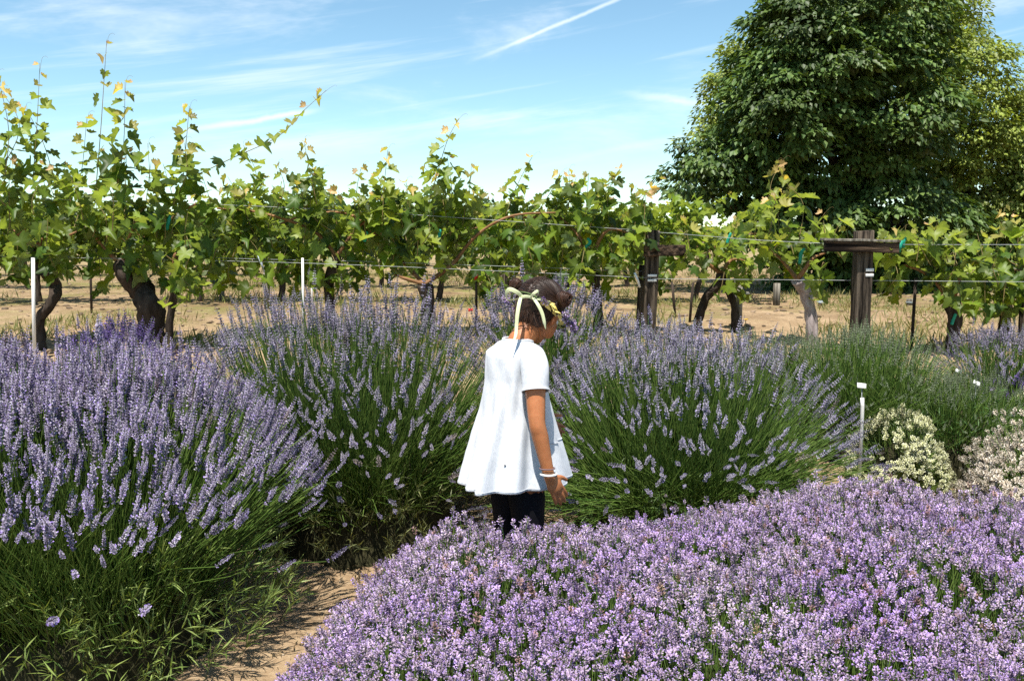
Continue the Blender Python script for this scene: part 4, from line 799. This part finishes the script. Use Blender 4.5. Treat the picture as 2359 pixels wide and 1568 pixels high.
# ------------------------------------------------------------------ the girl
def girl():
    X0, Y0, yaw = 0.0153, 3.2, math.radians(38); cs, sn = math.cos(yaw), math.sin(yaw)
    def W(f, l, z): return Vector((X0 + f * cs - l * sn, Y0 + f * sn + l * cs, z))
    base = Vector((X0, Y0, 0)); bf = np.array(base); RZ = Matrix.Rotation(yaw, 3, 'Z')
    root = empty('person', base, 'child in a white tunic and black leggings, head bowed, wearing a flower crown with ribbon', 'person')
    HR = Matrix.Rotation(math.radians(60), 3, 'Z') @ Matrix.Rotation(math.radians(32), 3, 'Y') @ Matrix.Rotation(math.radians(13), 3, 'X')
    HC = W(.100, 0, 1.078)
    def H(x, y, z): return HC + HR @ Vector((x, y, z))
    bm = bmesh.new()
    def ell(c, r, R, sub=3):
        q = bmesh.ops.create_icosphere(bm, subdivisions=sub, radius=1)
        for v in q['verts']: v.co = Vector(c) + R @ Vector((v.co.x * r[0], v.co.y * r[1], v.co.z * r[2]))
    def limb(pts, rads, k=5, sides=14, flat=1.0):
        q = catmull([tuple(p) for p in pts], k); rr = np.interp(np.linspace(0, 1, len(q)), np.linspace(0, 1, len(rads)), rads); g = Geo(); tube(g, q, rr, sides, 0, flat=flat); V, T, _ = g.arrays(); vs = [bm.verts.new(v) for v in V]
        for t in T:
            try: bm.faces.new([vs[i] for i in t])
            except ValueError: pass
        ell(q[0], (rads[0],) * 3, Matrix.Identity(3), 2); ell(q[-1], (rads[-1],) * 3, Matrix.Identity(3), 2)
    # torso and neck
    for c, r in (((0, 0, .56), (.082, .108, .09)), ((0, 0, .70), (.076, .095, .13)), ((-.004, 0, .84), (.076, .103, .12))): ell(W(*c), r, RZ)
    limb([W(-.012, .098, .920), W(-.012, 0, .935), W(-.012, -.098, .920)], [.036, .044, .036]); limb([W(-.012, 0, .90), W(.012, 0, .975), W(.062, 0, 1.03)], [.052, .043, .042])
    # head with face
    for c, r in (((-.012, 0, .022), (.088, .075, .078)), ((.028, 0, -.03), (.056, .057, .066)), ((.052, 0, -.076), (.025, .026, .021)), ((.048, .03, -.028), (.03, .028, .034)), ((.048, -.03, -.028), (.03, .028, .034)), ((.03, 0, .03), (.055, .062, .045)),
                 ((.084, 0, -.052), (.008, .019, .0065)), ((.082, 0, -.061), (.008, .016, .006)), ((.094, 0, -.022), (.010, .012, .009))): ell(H(*c), r, HR)
    limb([H(.080, 0, .006), H(.090, 0, -.010), H(.095, 0, -.020)], [.007, .008, .009])
    for s in (-1, 1):
        ell(H(-.006, s * .074, -.012), (.018, .009, .027), HR @ Matrix.Rotation(-.25 * s, 3, 'Z'), 2); ell(H(.030, s * .048, -.045), (.034, .018, .032), HR, 2)
    # arms
    def arm(s, sh, el_, wr, a, w, palm_n, L=(.048, .054, .050, .040), curl=.5):
        """s: side; a: direction of the hand; w: towards the thumb; palm_n: the palm's normal"""
        limb([W(*sh), W(*(np.array(sh) * .55 + np.array(el_) * .45)), W(*el_), W(*(np.array(el_) * .72 + np.array(wr) * .28)), W(*wr)], [.040, .034, .0275, .0275, .0185], 5)
        a, w, pn = [RZ @ Vector(v).normalized() for v in (a, w, palm_n)]; p0 = W(*wr); Rm = Matrix((w, pn, a)).transposed()
        ell(p0 + a * .012, (.022, .015, .022), Rm, 3); ell(p0 + a * .036 + w * .001, (.030, .0135, .034), Rm, 3)
        for k, (o, ln) in enumerate(zip((.0215, .0072, -.0072, -.0205), L)):
            b0 = p0 + a * (.052 if k in (1, 2) else .048) + w * o; d1 = (a + w * (o * 5) + pn * .10).normalized(); d2 = (d1 + pn * curl).normalized(); d3 = (d2 + pn * curl).normalized()
            limb([b0, b0 + d1 * ln * .45, b0 + d1 * ln * .45 + d2 * ln * .32, b0 + d1 * ln * .45 + d2 * ln * .32 + d3 * ln * .25], [.0072, .0068, .0064, .0056], 4, 10)
        b0 = p0 + a * .016 + w * .017; d1 = (a * .62 + w * .72 + pn * .12).normalized(); d2 = (a * .85 + w * .5 + pn * .2).normalized()
        limb([b0, b0 + d1 * .032, b0 + d1 * .032 + d2 * .026], [.011, .0082, .0064], 4, 10)
    RWR = (-.016, -.192, .556); REL = (-.044, -.163, .735)
    arm(-1, (-.015, -.112, .912), REL, RWR, (.52, -.10, -.84), (.85, .0, .52), (.0, 1, 0), (.058, .066, .061, .048), .13)
    arm(1, (.010, .096, .905), (.085, .115, .75), (.19, .10, .68), (.75, -.2, -.62), (.6, -.1, .78), (0, -1, 0))
    for s in (-1, 1): limb([W(0, .052 * s, .56), W(.010, .054 * s, .31), W(-.012, .056 * s, .07)], [.066, .044, .030]); limb([W(-.02, .056 * s, .035), W(.05, .06 * s, .028), W(.10, .062 * s, .024)], [.028, .028, .02])
    me = bpy.data.meshes.new('body'); bm.to_mesh(me); bm.free(); tmp = bpy.data.objects.new('body_raw', me); COL.objects.link(tmp)
    rm = tmp.modifiers.new('r', 'REMESH'); rm.mode = 'VOXEL'; rm.voxel_size = .0037; sm = tmp.modifiers.new('s', 'SMOOTH'); sm.factor = .5; sm.iterations = 5
    dg = bpy.context.evaluated_depsgraph_get(); bme = bpy.data.meshes.new_from_object(tmp.evaluated_get(dg)); bpy.data.objects.remove(tmp)
    bme.transform(Matrix.Translation(-base)); bme.materials.clear()
    m, nt, b, out = nodes_of('skin'); tc = nd(nt, 'ShaderNodeTexCoord'); n = nd(nt, 'ShaderNodeTexNoise', Scale=45.0, Detail=4.0); nt.links.new(tc.outputs['Object'], n.inputs['Vector'])
    nt.links.new(mixc(nt, maprange(nt, n.outputs[0], .3, .7), (.37, .135, .050), (.44, .168, .066)), b.inputs['Base Color']); b.inputs['Roughness'].default_value = .45; b.inputs['Specular IOR Level'].default_value = .35
    b.inputs['Subsurface Weight'].default_value = .12; b.inputs['Subsurface Radius'].default_value = (.012, .005, .003); b.inputs['Subsurface Scale'].default_value = .5
    bme.materials.append(m); bme.polygons.foreach_set('use_smooth', np.ones(len(bme.polygons), bool)); body = link('body', bme, root)
    for s in (-1, 1):
        g = Geo(); bb = bmesh.new(); bmesh.ops.create_icosphere(bb, subdivisions=2, radius=1); bb.verts.index_update(); g.add([tuple(H(.073, s * .030, .004) + HR @ (v.co * .0105)) for v in bb.verts], [[v.index for v in f.verts] for f in bb.faces]); e = g.build('eye', plain('eye_white', (.7, .68, .65), rough=.2), body, True, shift=bf)
        g = Geo(); g.add([tuple(H(.079, s * .0305, .003) + HR @ (v.co * .0058)) for v in bb.verts], [[v.index for v in f.verts] for f in bb.faces]); g.build('iris', plain('eye_brown', (.03, .015, .008), rough=.1), e, True, shift=bf); bb.free()
    # tunic
    fab, nt, b, out = nodes_of('white_jersey'); tc = nd(nt, 'ShaderNodeTexCoord'); n = nd(nt, 'ShaderNodeTexNoise', Scale=260.0, Detail=3.0); mp = nd(nt, 'ShaderNodeMapping'); mp.inputs['Scale'].default_value = (1, 1, .35); nt.links.new(tc.outputs['Object'], mp.inputs[0]); nt.links.new(mp.outputs[0], n.inputs['Vector'])
    n2 = nd(nt, 'ShaderNodeTexNoise', Scale=26.0, Detail=5.0); nt.links.new(mp.outputs[0], n2.inputs['Vector'])
    cc = mixc(nt, maprange(nt, n.outputs[0], .35, .65), (.54, .565, .605), (.65, .665, .69)); nt.links.new(cc, b.inputs['Base Color']); b.inputs['Roughness'].default_value = .9; b.inputs['Specular IOR Level'].default_value = .1; b.inputs['Sheen Weight'].default_value = .15
    ad = nd(nt, 'ShaderNodeMath', operation='MULTIPLY_ADD'); nt.links.new(n.outputs[0], ad.inputs[0]); ad.inputs[1].default_value = .12; nt.links.new(n2.outputs[0], ad.inputs[2]); bump(nt, b, ad.outputs[0], .07, .012)
    Z = [.992, .984, .973, .959, .945, .905, .85, .75, .65, .56, .512, .500, .498]; RF = [.047, .053, .062, .074, .083, .088, .097, .123, .155, .185, .199, .203, .201]; RL = [.052, .059, .074, .100, .117, .116, .111, .116, .127, .140, .148, .150, .147]; CF = [.006, .004, 0, -.004, -.008, -.008, -.004, .0, 0, 0, 0, 0, 0]
    zz = np.concatenate([np.linspace(.992, .945, 9), np.linspace(.93, .515, 34), np.linspace(.512, .498, 5)]); na = 144
    def dress_pt(z, ph, off=0.0):
        rf, rl, cf = [np.interp(-z, [-q for q in Z], v) for v in (RF, RL, CF)]; t = float(sstep(.93, .50, z))
        fold = t * (.0105 * math.cos(7 * ph + 1.0 + 1.2 * t) + .0070 * math.cos(11 * ph - 1.4) + .003 * math.cos(17 * ph + 2 + t)) + .0015 * (1 - t) * math.cos(9 * ph + z * 40) * float(sstep(1.0, .93, z))
        fold += .020 * t * math.exp(-((ph - 3.55) / .16) ** 2) - .020 * t * math.exp(-((ph - 3.25) / .13) ** 2)          # a deep pleat down the back
        fold += .007 * t * noise.noise(Vector((math.cos(ph) * 3, math.sin(ph) * 3, z * 9))) + .0016 * float(sstep(1.0, .93, z)) * noise.noise(Vector((math.cos(ph) * 6 + z * 9, math.sin(ph) * 6, z * 22)))
        fold += .0065 * float(sstep(.93, .80, z)) * (1 - .5 * t) * (math.exp(-((ph - 3.9) / .10) ** 2) - .8 * math.exp(-((ph - 4.12) / .10) ** 2))          # gather behind the armhole
        arm_in = -.010 * float(sstep(.95, .85, z)) * math.exp(-((ph - 4.45) / .35) ** 2)
        dip = -.012 * max(0, math.cos(ph)) * float(sstep(.96, .99, z)) + .0025 * t * math.cos(3 * ph + .5)
        return W(cf + (rf + fold + arm_in + off) * math.cos(ph), (rl + fold + arm_in + off) * math.sin(ph), z + dip)
    V = [tuple(dress_pt(z, 2 * PI * k / na)) for z in zz for k in range(na)]; T = []
    for i in range(len(zz) - 1):
        for k in range(na): p, q = i * na + k, i * na + (k + 1) % na; T += [(p, p + na, q + na), (p, q + na, q)]
    g = Geo(); g.add(V, T); tun = g.build('tunic', fab, root, True, shift=bf); so = tun.modifiers.new('thickness', 'SOLIDIFY'); so.thickness = .002; so.offset = -1
    def band(name, zf, rad, mat, n=96, flat=.5):
        g = Geo(); q = np.array([tuple(zf(2 * PI * k / n)) for k in range(n + 1)]); tube(g, q, rad, 6, 0, cap=False, flat=flat); return g.build(name, mat, tun, True, shift=bf)
    band('collar', lambda p: dress_pt(.990, p, .001), .0042, fab); band('hem', lambda p: dress_pt(.506, p, .0002), .0014, fab)
    g = Geo(); q = np.array([tuple(dress_pt(.645 + .006 * math.sin(p * 3), p, .0015)) for p in np.linspace(-1.25, .9, 40)]); tube(g, q, .0016, 6, 0, flat=.6); g.build('seam_trim', fab, tun, True, shift=bf)
    for s in (-1, 1):
        ep = REL if s < 0 else (.085, .115, .75); sh = np.array((-.015, -.112, .912) if s < 0 else (.010, .096, .905)); ee = np.array(ep); p1 = sh * .62 + ee * .38; p2 = sh * .55 + ee * .45
        path = catmull([tuple(W(-.010 if s < 0 else .006, .060 * s, .950)), tuple(W(*((-.012, -.092, .936) if s < 0 else (.006, .078, .930)))), tuple(W(*((-.017, -.118, .905) if s < 0 else (.015, .094, .895)))), tuple(W(*p1)), tuple(W(*p2))], 6); g = Geo(); rr = resample_r([.040, .0475, .0475, .0445, .0465], len(path))
        tube(g, path, rr, 26, .05, cap=False); sl = g.build('sleeve', fab, tun, True, shift=bf); so = sl.modifiers.new('thickness', 'SOLIDIFY'); so.thickness = .002; so.offset = -1
        g = Geo(); tube(g, path[-3:], [rr[-1] + .0012] * 3, 26, 0, cap=False); g.build('cuff', fab, sl, True, shift=bf)
    g = Geo(); tube(g, [tuple(at(1160, 1075, 3.03)), tuple(at(1162, 1075.5, 3.03)), tuple(at(1166, 1076, 3.03))], [.0012, .0022, .0012], 6); 
    # rest the small dark spot on the cloth
    tgt = min((Vector(v) for v in V), key=lambda v: (v - at(1162, 1075, v.y)).length + (10 if v.y > Y0 - .05 else 0)); g = Geo(); d = Vector((.0035, 0, -.0006)); tube(g, [tuple(tgt - d + Vector((0, -.002, 0))), tuple(tgt + Vector((0, -.003, 0))), tuple(tgt + d + Vector((0, -.002, 0)))], [.0010, .0022, .0010], 6); g.build('dark_speck', plain('dark_speck', (.03, .02, .015)), tun, True, shift=bf)
    # leggings and shoes
    blk = plain('black_leggings', (.006, .006, .008), (.010, .010, .013), 60, .8, spec=.15); lg = []
    g = Geo()
    for s in (-1, 1):
        q = catmull([tuple(W(0, .040 * s, .57)), tuple(W(.004, .052 * s, .45)), tuple(W(.010, .054 * s, .31)), tuple(W(-.004, .055 * s, .18)), tuple(W(-.012, .056 * s, .075))], 6); tube(g, q, resample_r([.058, .062, .052, .046, .036], len(q)), 20, .04)
    g.build('leggings', blk, root, True, shift=bf)
    shoe = plain('shoe_canvas', (.30, .28, .30), (.36, .33, .34), 30, .8)
    for s in (-1, 1):
        g = Geo(); q = catmull([tuple(W(-.045, .056 * s, .040)), tuple(W(-.01, .057 * s, .048)), tuple(W(.05, .060 * s, .036)), tuple(W(.105, .063 * s, .027)), tuple(W(.125, .063 * s, .022))], 5); tube(g, q, resample_r([.022, .040, .037, .030, .012], len(q)), 14, 0); sho = g.build('shoe', shoe, root, True, shift=bf)
        g = Geo(); q2 = q.copy(); q2[:, 2] = .010; tube(g, q2, resample_r([.026, .036, .037, .034, .018], len(q)), 14, 0, flat=.25); g.build('sole', M['white_plastic'], sho, True, shift=bf)
    # hair
    hm, nt, b, out = nodes_of('dark_brown_hair'); a_ = nd(nt, 'ShaderNodeAttribute', attribute_name='Col'); nt.links.new(a_.outputs['Color'], b.inputs['Base Color']); b.inputs['Roughness'].default_value = .48; b.inputs['Specular IOR Level'].default_value = .38
    r = np.random.default_rng(31)
    def shell(d, off=0.0):
        d = d / np.linalg.norm(d); c = np.array([-.014, 0, .024]); R = np.array([.097, .084, .087])
        p = c + d * R
        if d[2] < -.15 and d[0] < .25: p[2] -= .016 * min(1, (-.15 - d[2]) / .5); p[0] += .014 * min(1, (-.15 - d[2]) / .5)
        if d[0] > .30 and d[2] < .55: k = min(1, (d[0] - .30) / .18) * min(1, (.55 - d[2]) / .15); p = c + d * R * (1 - .22 * k)
        if d[2] < -.25 and d[0] > -.25: k = min(1, (d[0] + .25) / .3) * min(1, (-.25 - d[2]) / .2); p = c + (p - c) * (1 - .24 * k)
        return p * (1 + off) 
    bb = bmesh.new(); bmesh.ops.create_icosphere(bb, subdivisions=5, radius=1); bb.verts.index_update(); Vh, Ch = [], []
    for v in bb.verts:
        d = np.array(v.co); p = shell(d); groove = .0022 * noise.noise(Vector((d[0] * 9, d[1] * 26, d[2] * 9))) + .0015 * noise.noise(Vector((d[0] * 20, d[1] * 60, d[2] * 20)))
        part = math.exp(-(d[1] / .035) ** 2) * (1 if d[0] < .4 else 0) * .004; p = p * (1 + (groove - part) * 10); Vh.append(tuple(H(*p))); Ch.append(np.array([.030, .015, .009]) * (.8 + .5 * r.random()))
    g = Geo(); g.add(Vh, [[v.index for v in f.verts] for f in bb.faces]); g.C[-1] = np.array(Ch); hair = g.build('hair', hm, root, True, shift=bf); bb.free()
    BUN = [np.array([-.050, s * .099, .048]) for s in (-1, 1)]
    g = Geo()
    for k in range(1500):
        d0 = r.normal(0, 1, 3); d0 /= np.linalg.norm(d0)
        if d0[0] > .45 and d0[2] < .4: continue
        if d0[2] < -.62: continue
        s = 1 if d0[1] > 0 else 0; bdir = BUN[s] - np.array([-.014, 0, .024]); bdir = bdir / np.linalg.norm(bdir); q = []; off = r.uniform(.006, .028)
        if d0[2] < -.1 and r.random() < .4: continue
        st = np.array([d0[0], d0[1] * .4, d0[2]]); 
        for t in np.linspace(0, 1, 9):
            dd = st * (1 - t) + bdir * t; dd = dd + .05 * math.sin(t * PI) * d0; q.append(tuple(H(*shell(dd, off * (1 - .3 * abs(2 * t - 1))))))
        c = np.array([.027, .0125, .007]) * r.uniform(.5, 1.8); tube(g, np.array(q), .00095, 3, 0, color=c, cap=False)
    g.build('combed_strands', hm, hair, True, kind='stuff', shift=bf)
    for s in (0, 1):
        c = BUN[s]; ax = c - np.array([-.014, 0, .024]); ax /= np.linalg.norm(ax); Rb = np.array(frames(ax[None], np.array([0.3]))[0]); g = Geo()
        for k in range(160):                                              # coiled strands
            a0 = r.uniform(0, 6.28); rr0 = r.uniform(.007, .0255); h = math.sqrt(max(0, .027 ** 2 - rr0 ** 2)) * r.uniform(.55, 1.0); q = []
            for t in np.linspace(0, 1, 12): a = a0 + t * 3.4; rr1 = rr0 * (1 + .12 * math.sin(a * 3 + s)); q.append(tuple(H(*(c + Rb @ np.array([rr1 * math.cos(a), rr1 * math.sin(a), (h + .004 * math.sin(2 * a + a0)) * (1 if k % 4 else -.5)])))))
            tube(g, np.array(q), r.uniform(.0009, .0019), 4, 0, color=np.array([.040, .016, .008]) * r.uniform(.5, 1.8), cap=False)
        ee = Geo(); bbm = bmesh.new(); bmesh.ops.create_icosphere(bbm, subdivisions=3, radius=1); bbm.verts.index_update(); g.add([tuple(H(*(c + Rb @ (np.array(v.co) * [.024, .024, .022])))) for v in bbm.verts], [[v.index for v in f.verts] for f in bbm.faces], (.03, .014, .008)); bbm.free()
        g.build('hair_bun', hm, hair, True, shift=bf)
    g = Geo()
    for k in range(150):                                                  # loose wisps at the nape and flyaways
        if k < 110: d0 = np.array([-.75 + .5 * r.random() ** 2, r.uniform(-.85, .85), -.42 - .12 * r.random()]); p0 = shell(d0, .005); L = r.uniform(.02, .07); dirn = np.array([.012, r.normal(0, .012), 0])
        else: d0 = r.normal(0, 1, 3); d0[2] = abs(d0[2]); d0[0] -= .3; d0 /= np.linalg.norm(d0); p0 = shell(d0, .01); L = 0; dirn = d0 * .02
        q0 = np.array(H(*p0)); 
        if L: tip = q0 + np.array([r.normal(0, .012), -.004 + r.normal(0, .008), -L]); mid = (q0 + tip) / 2 + np.array([r.normal(0, .006), -.006, 0])
        else: tip = np.array(H(*(p0 + d0 * r.uniform(.008, .02) + r.normal(0, .02, 3)))); mid = np.array(H(*(p0 + d0 * .012)))
        tube(g, catmull([q0, mid, tip], 4), .00062, 3, 0, color=np.array([.05, .022, .011]) * r.uniform(.6, 1.5), cap=False)
    g.build('loose_wisps', hm, hair, True, kind='stuff', shift=bf)
    # flower crown
    crown = empty('flower_crown', (0, 0, 0)); crown.parent = root
    def ring(a, out_=0.0): return H((.112 + out_) * math.cos(a), (.106 + out_) * math.sin(a), .004 + .006 * math.cos(2 * a))
    g = Geo(); tube(g, np.array([tuple(ring(2 * PI * k / 60)) for k in range(61)]), .0028, 6, .2, color=(.10, .15, .05), cap=False); g.build('twine', M['stalk'], crown, True, shift=bf)
    pink = plain('crown_yellow', (.74, .56, .12), (.80, .68, .25), 40, .7); wht = plain('crown_white', (.78, .75, .62), (.70, .68, .58), 40, .7)
    sp = [make_mesh('lavender_sprig', p[0], p[1], M['flower'], p[2]) for p in SPK_MOUND[:3] + SPK_PURPLE[:1]]; pet = {'y': make_mesh('petal', *blade_proto(.20, .3)[:2], pink), 'w': make_mesh('petal', *blade_proto(.34, .3)[:2], wht)}
    for k in range(92):
        a = PI + .50 + 4.5 * (k / 91) ** 1.25; o_ = ring(a, r.uniform(.004, .017)) - base; N = (ring(a, .05) - ring(a, 0)).normalized(); Tn = (ring(a + .05) - ring(a)).normalized()
        dv = Tn * (r.choice([-1, 1]) * r.uniform(.5, 1)) + N * r.uniform(.2, .9) + Vector((0, 0, r.uniform(-.5, .6)))
        fm = Matrix(frames(np.array([tuple(dv)]), np.array([r.uniform(0, 6)]))[0].tolist()).to_4x4(); tt = k / 91
        yellow = .02 < tt < .24 or .52 < tt < .62; o = link('petal' if (yellow or k % 7 == 3) else 'lavender_sprig', pet['y'] if yellow else (pet['w'] if k % 7 == 3 else sp[r.integers(4)]), crown)
        sc_ = r.uniform(.034, .050) if yellow else (.026 if k % 7 == 3 else r.uniform(.75, 1.2))
        if not yellow and k % 7 != 3 and o.data is sp[3]: sc_ *= .35
        o.matrix_local = Matrix.Translation(o_) @ fm @ (Matrix.Rotation(-PI / 2, 4, 'X') if (yellow or k % 7 == 3) else Matrix.Identity(4)) @ Matrix.Scale(sc_, 4)
    for aa in (4.95, 5.5, .6):                                            # little white blossoms
        o_ = ring(aa, .010)
        for j in range(6):
            an = j * 1.047; N = (ring(aa, .05) - ring(aa, 0)).normalized(); fm = Matrix(frames(np.array([tuple(N)]), np.array([an]))[0].tolist()).to_4x4(); o = link('petal', pet['w'], crown); o.matrix_local = Matrix.Translation(o_ - base) @ fm @ Matrix.Rotation(.35, 4, 'X') @ Matrix.Scale(.018, 4)
    rib = plain('ribbon', (.56, .60, .33), (.64, .68, .43), 30, .5, spec=.4, bmp=.1); Yb = 3.168
    def ribbon(name, pts, w, parent, k=7, yoff=0.0):
        q = catmull([tuple(at(px, py, Yb + dd + yoff)) for px, py, dd in pts], k); g = Geo(); tube(g, q, resample_r(np.array(w) * .85, len(q)), 8, 0, flat=.09); return g.build(name, rib, parent, True, shift=bf)
    bow = ribbon('ribbon_knot', [(1198, 686, -.012), (1208, 683, -.018), (1220, 684, -.014), (1227, 687, -.008)], [.0055, .0065, .006, .0045], crown)
    ribbon('bow_loop', [(1204, 684, -.012), (1190, 673, -.022), (1174, 667, -.018), (1166, 677, -.004), (1170, 690, .006), (1184, 690, 0), (1203, 686, -.008)], [.006, .0085, .009, .007, .0065, .006, .005], bow)
    ribbon('bow_loop', [(1222, 686, -.012), (1229, 677, -.022), (1238, 671, -.016), (1240, 678, -.006), (1232, 687, -.006), (1222, 688, -.01)], [.004, .006, .0065, .006, .005, .004], bow)
    ribbon('ribbon_tail', [(1200, 685, -.016), (1196, 700, -.034), (1192, 725, -.046), (1190, 750, -.050), (1188, 772, -.062), (1180, 795, -.085)], [.0065, .0078, .0078, .0072, .0068, .0012], bow)
    ribbon('ribbon_tail', [(1229, 687, -.012), (1240, 703, -.030), (1249, 722, -.034), (1254, 742, -.034), (1257, 758, -.030)], [.0055, .0068, .007, .0062, .0014], bow)
    ribbon('ribbon_end', [(1225, 687, -.010), (1240, 690, -.014), (1256, 693, -.012), (1268, 695, -.006)], [.004, .0035, .0035, .003], bow)
    # bracelets
    fa = (W(*RWR) - W(*REL)).normalized()
    for nm, t, mat, tr in (('bracelet', .030, plain('cord_bracelet', (.12, .07, .07), (.20, .14, .15), 60, .8), .0024), ('bracelet', .010, plain('white_band', (.78, .77, .74), rough=.5), .0040)):
        cpt = W(*RWR) - fa * t; Rr = Matrix(frames(np.array([tuple(fa)]), np.array([0.0]))[0].tolist()); tilt = Matrix.Rotation(.22, 3, 'Y'); rad = .0245 if t > .02 else .0250
        g = Geo(); tube(g, np.array([tuple(cpt + tilt @ (Rr @ Vector((rad * math.cos(a), rad * math.sin(a), 0)))) for a in np.linspace(0, 2 * PI, 37)]), tr, 7, 0, cap=False); o = g.build(nm, mat, root, True, shift=bf); o['label'] = 'thin dark cord bracelet' if t > .02 else 'white band bracelet'

all_trees()
back_vines()
all_vines()
furniture()
litter()
all_lavender()
all_cushions()
mound()
girl()
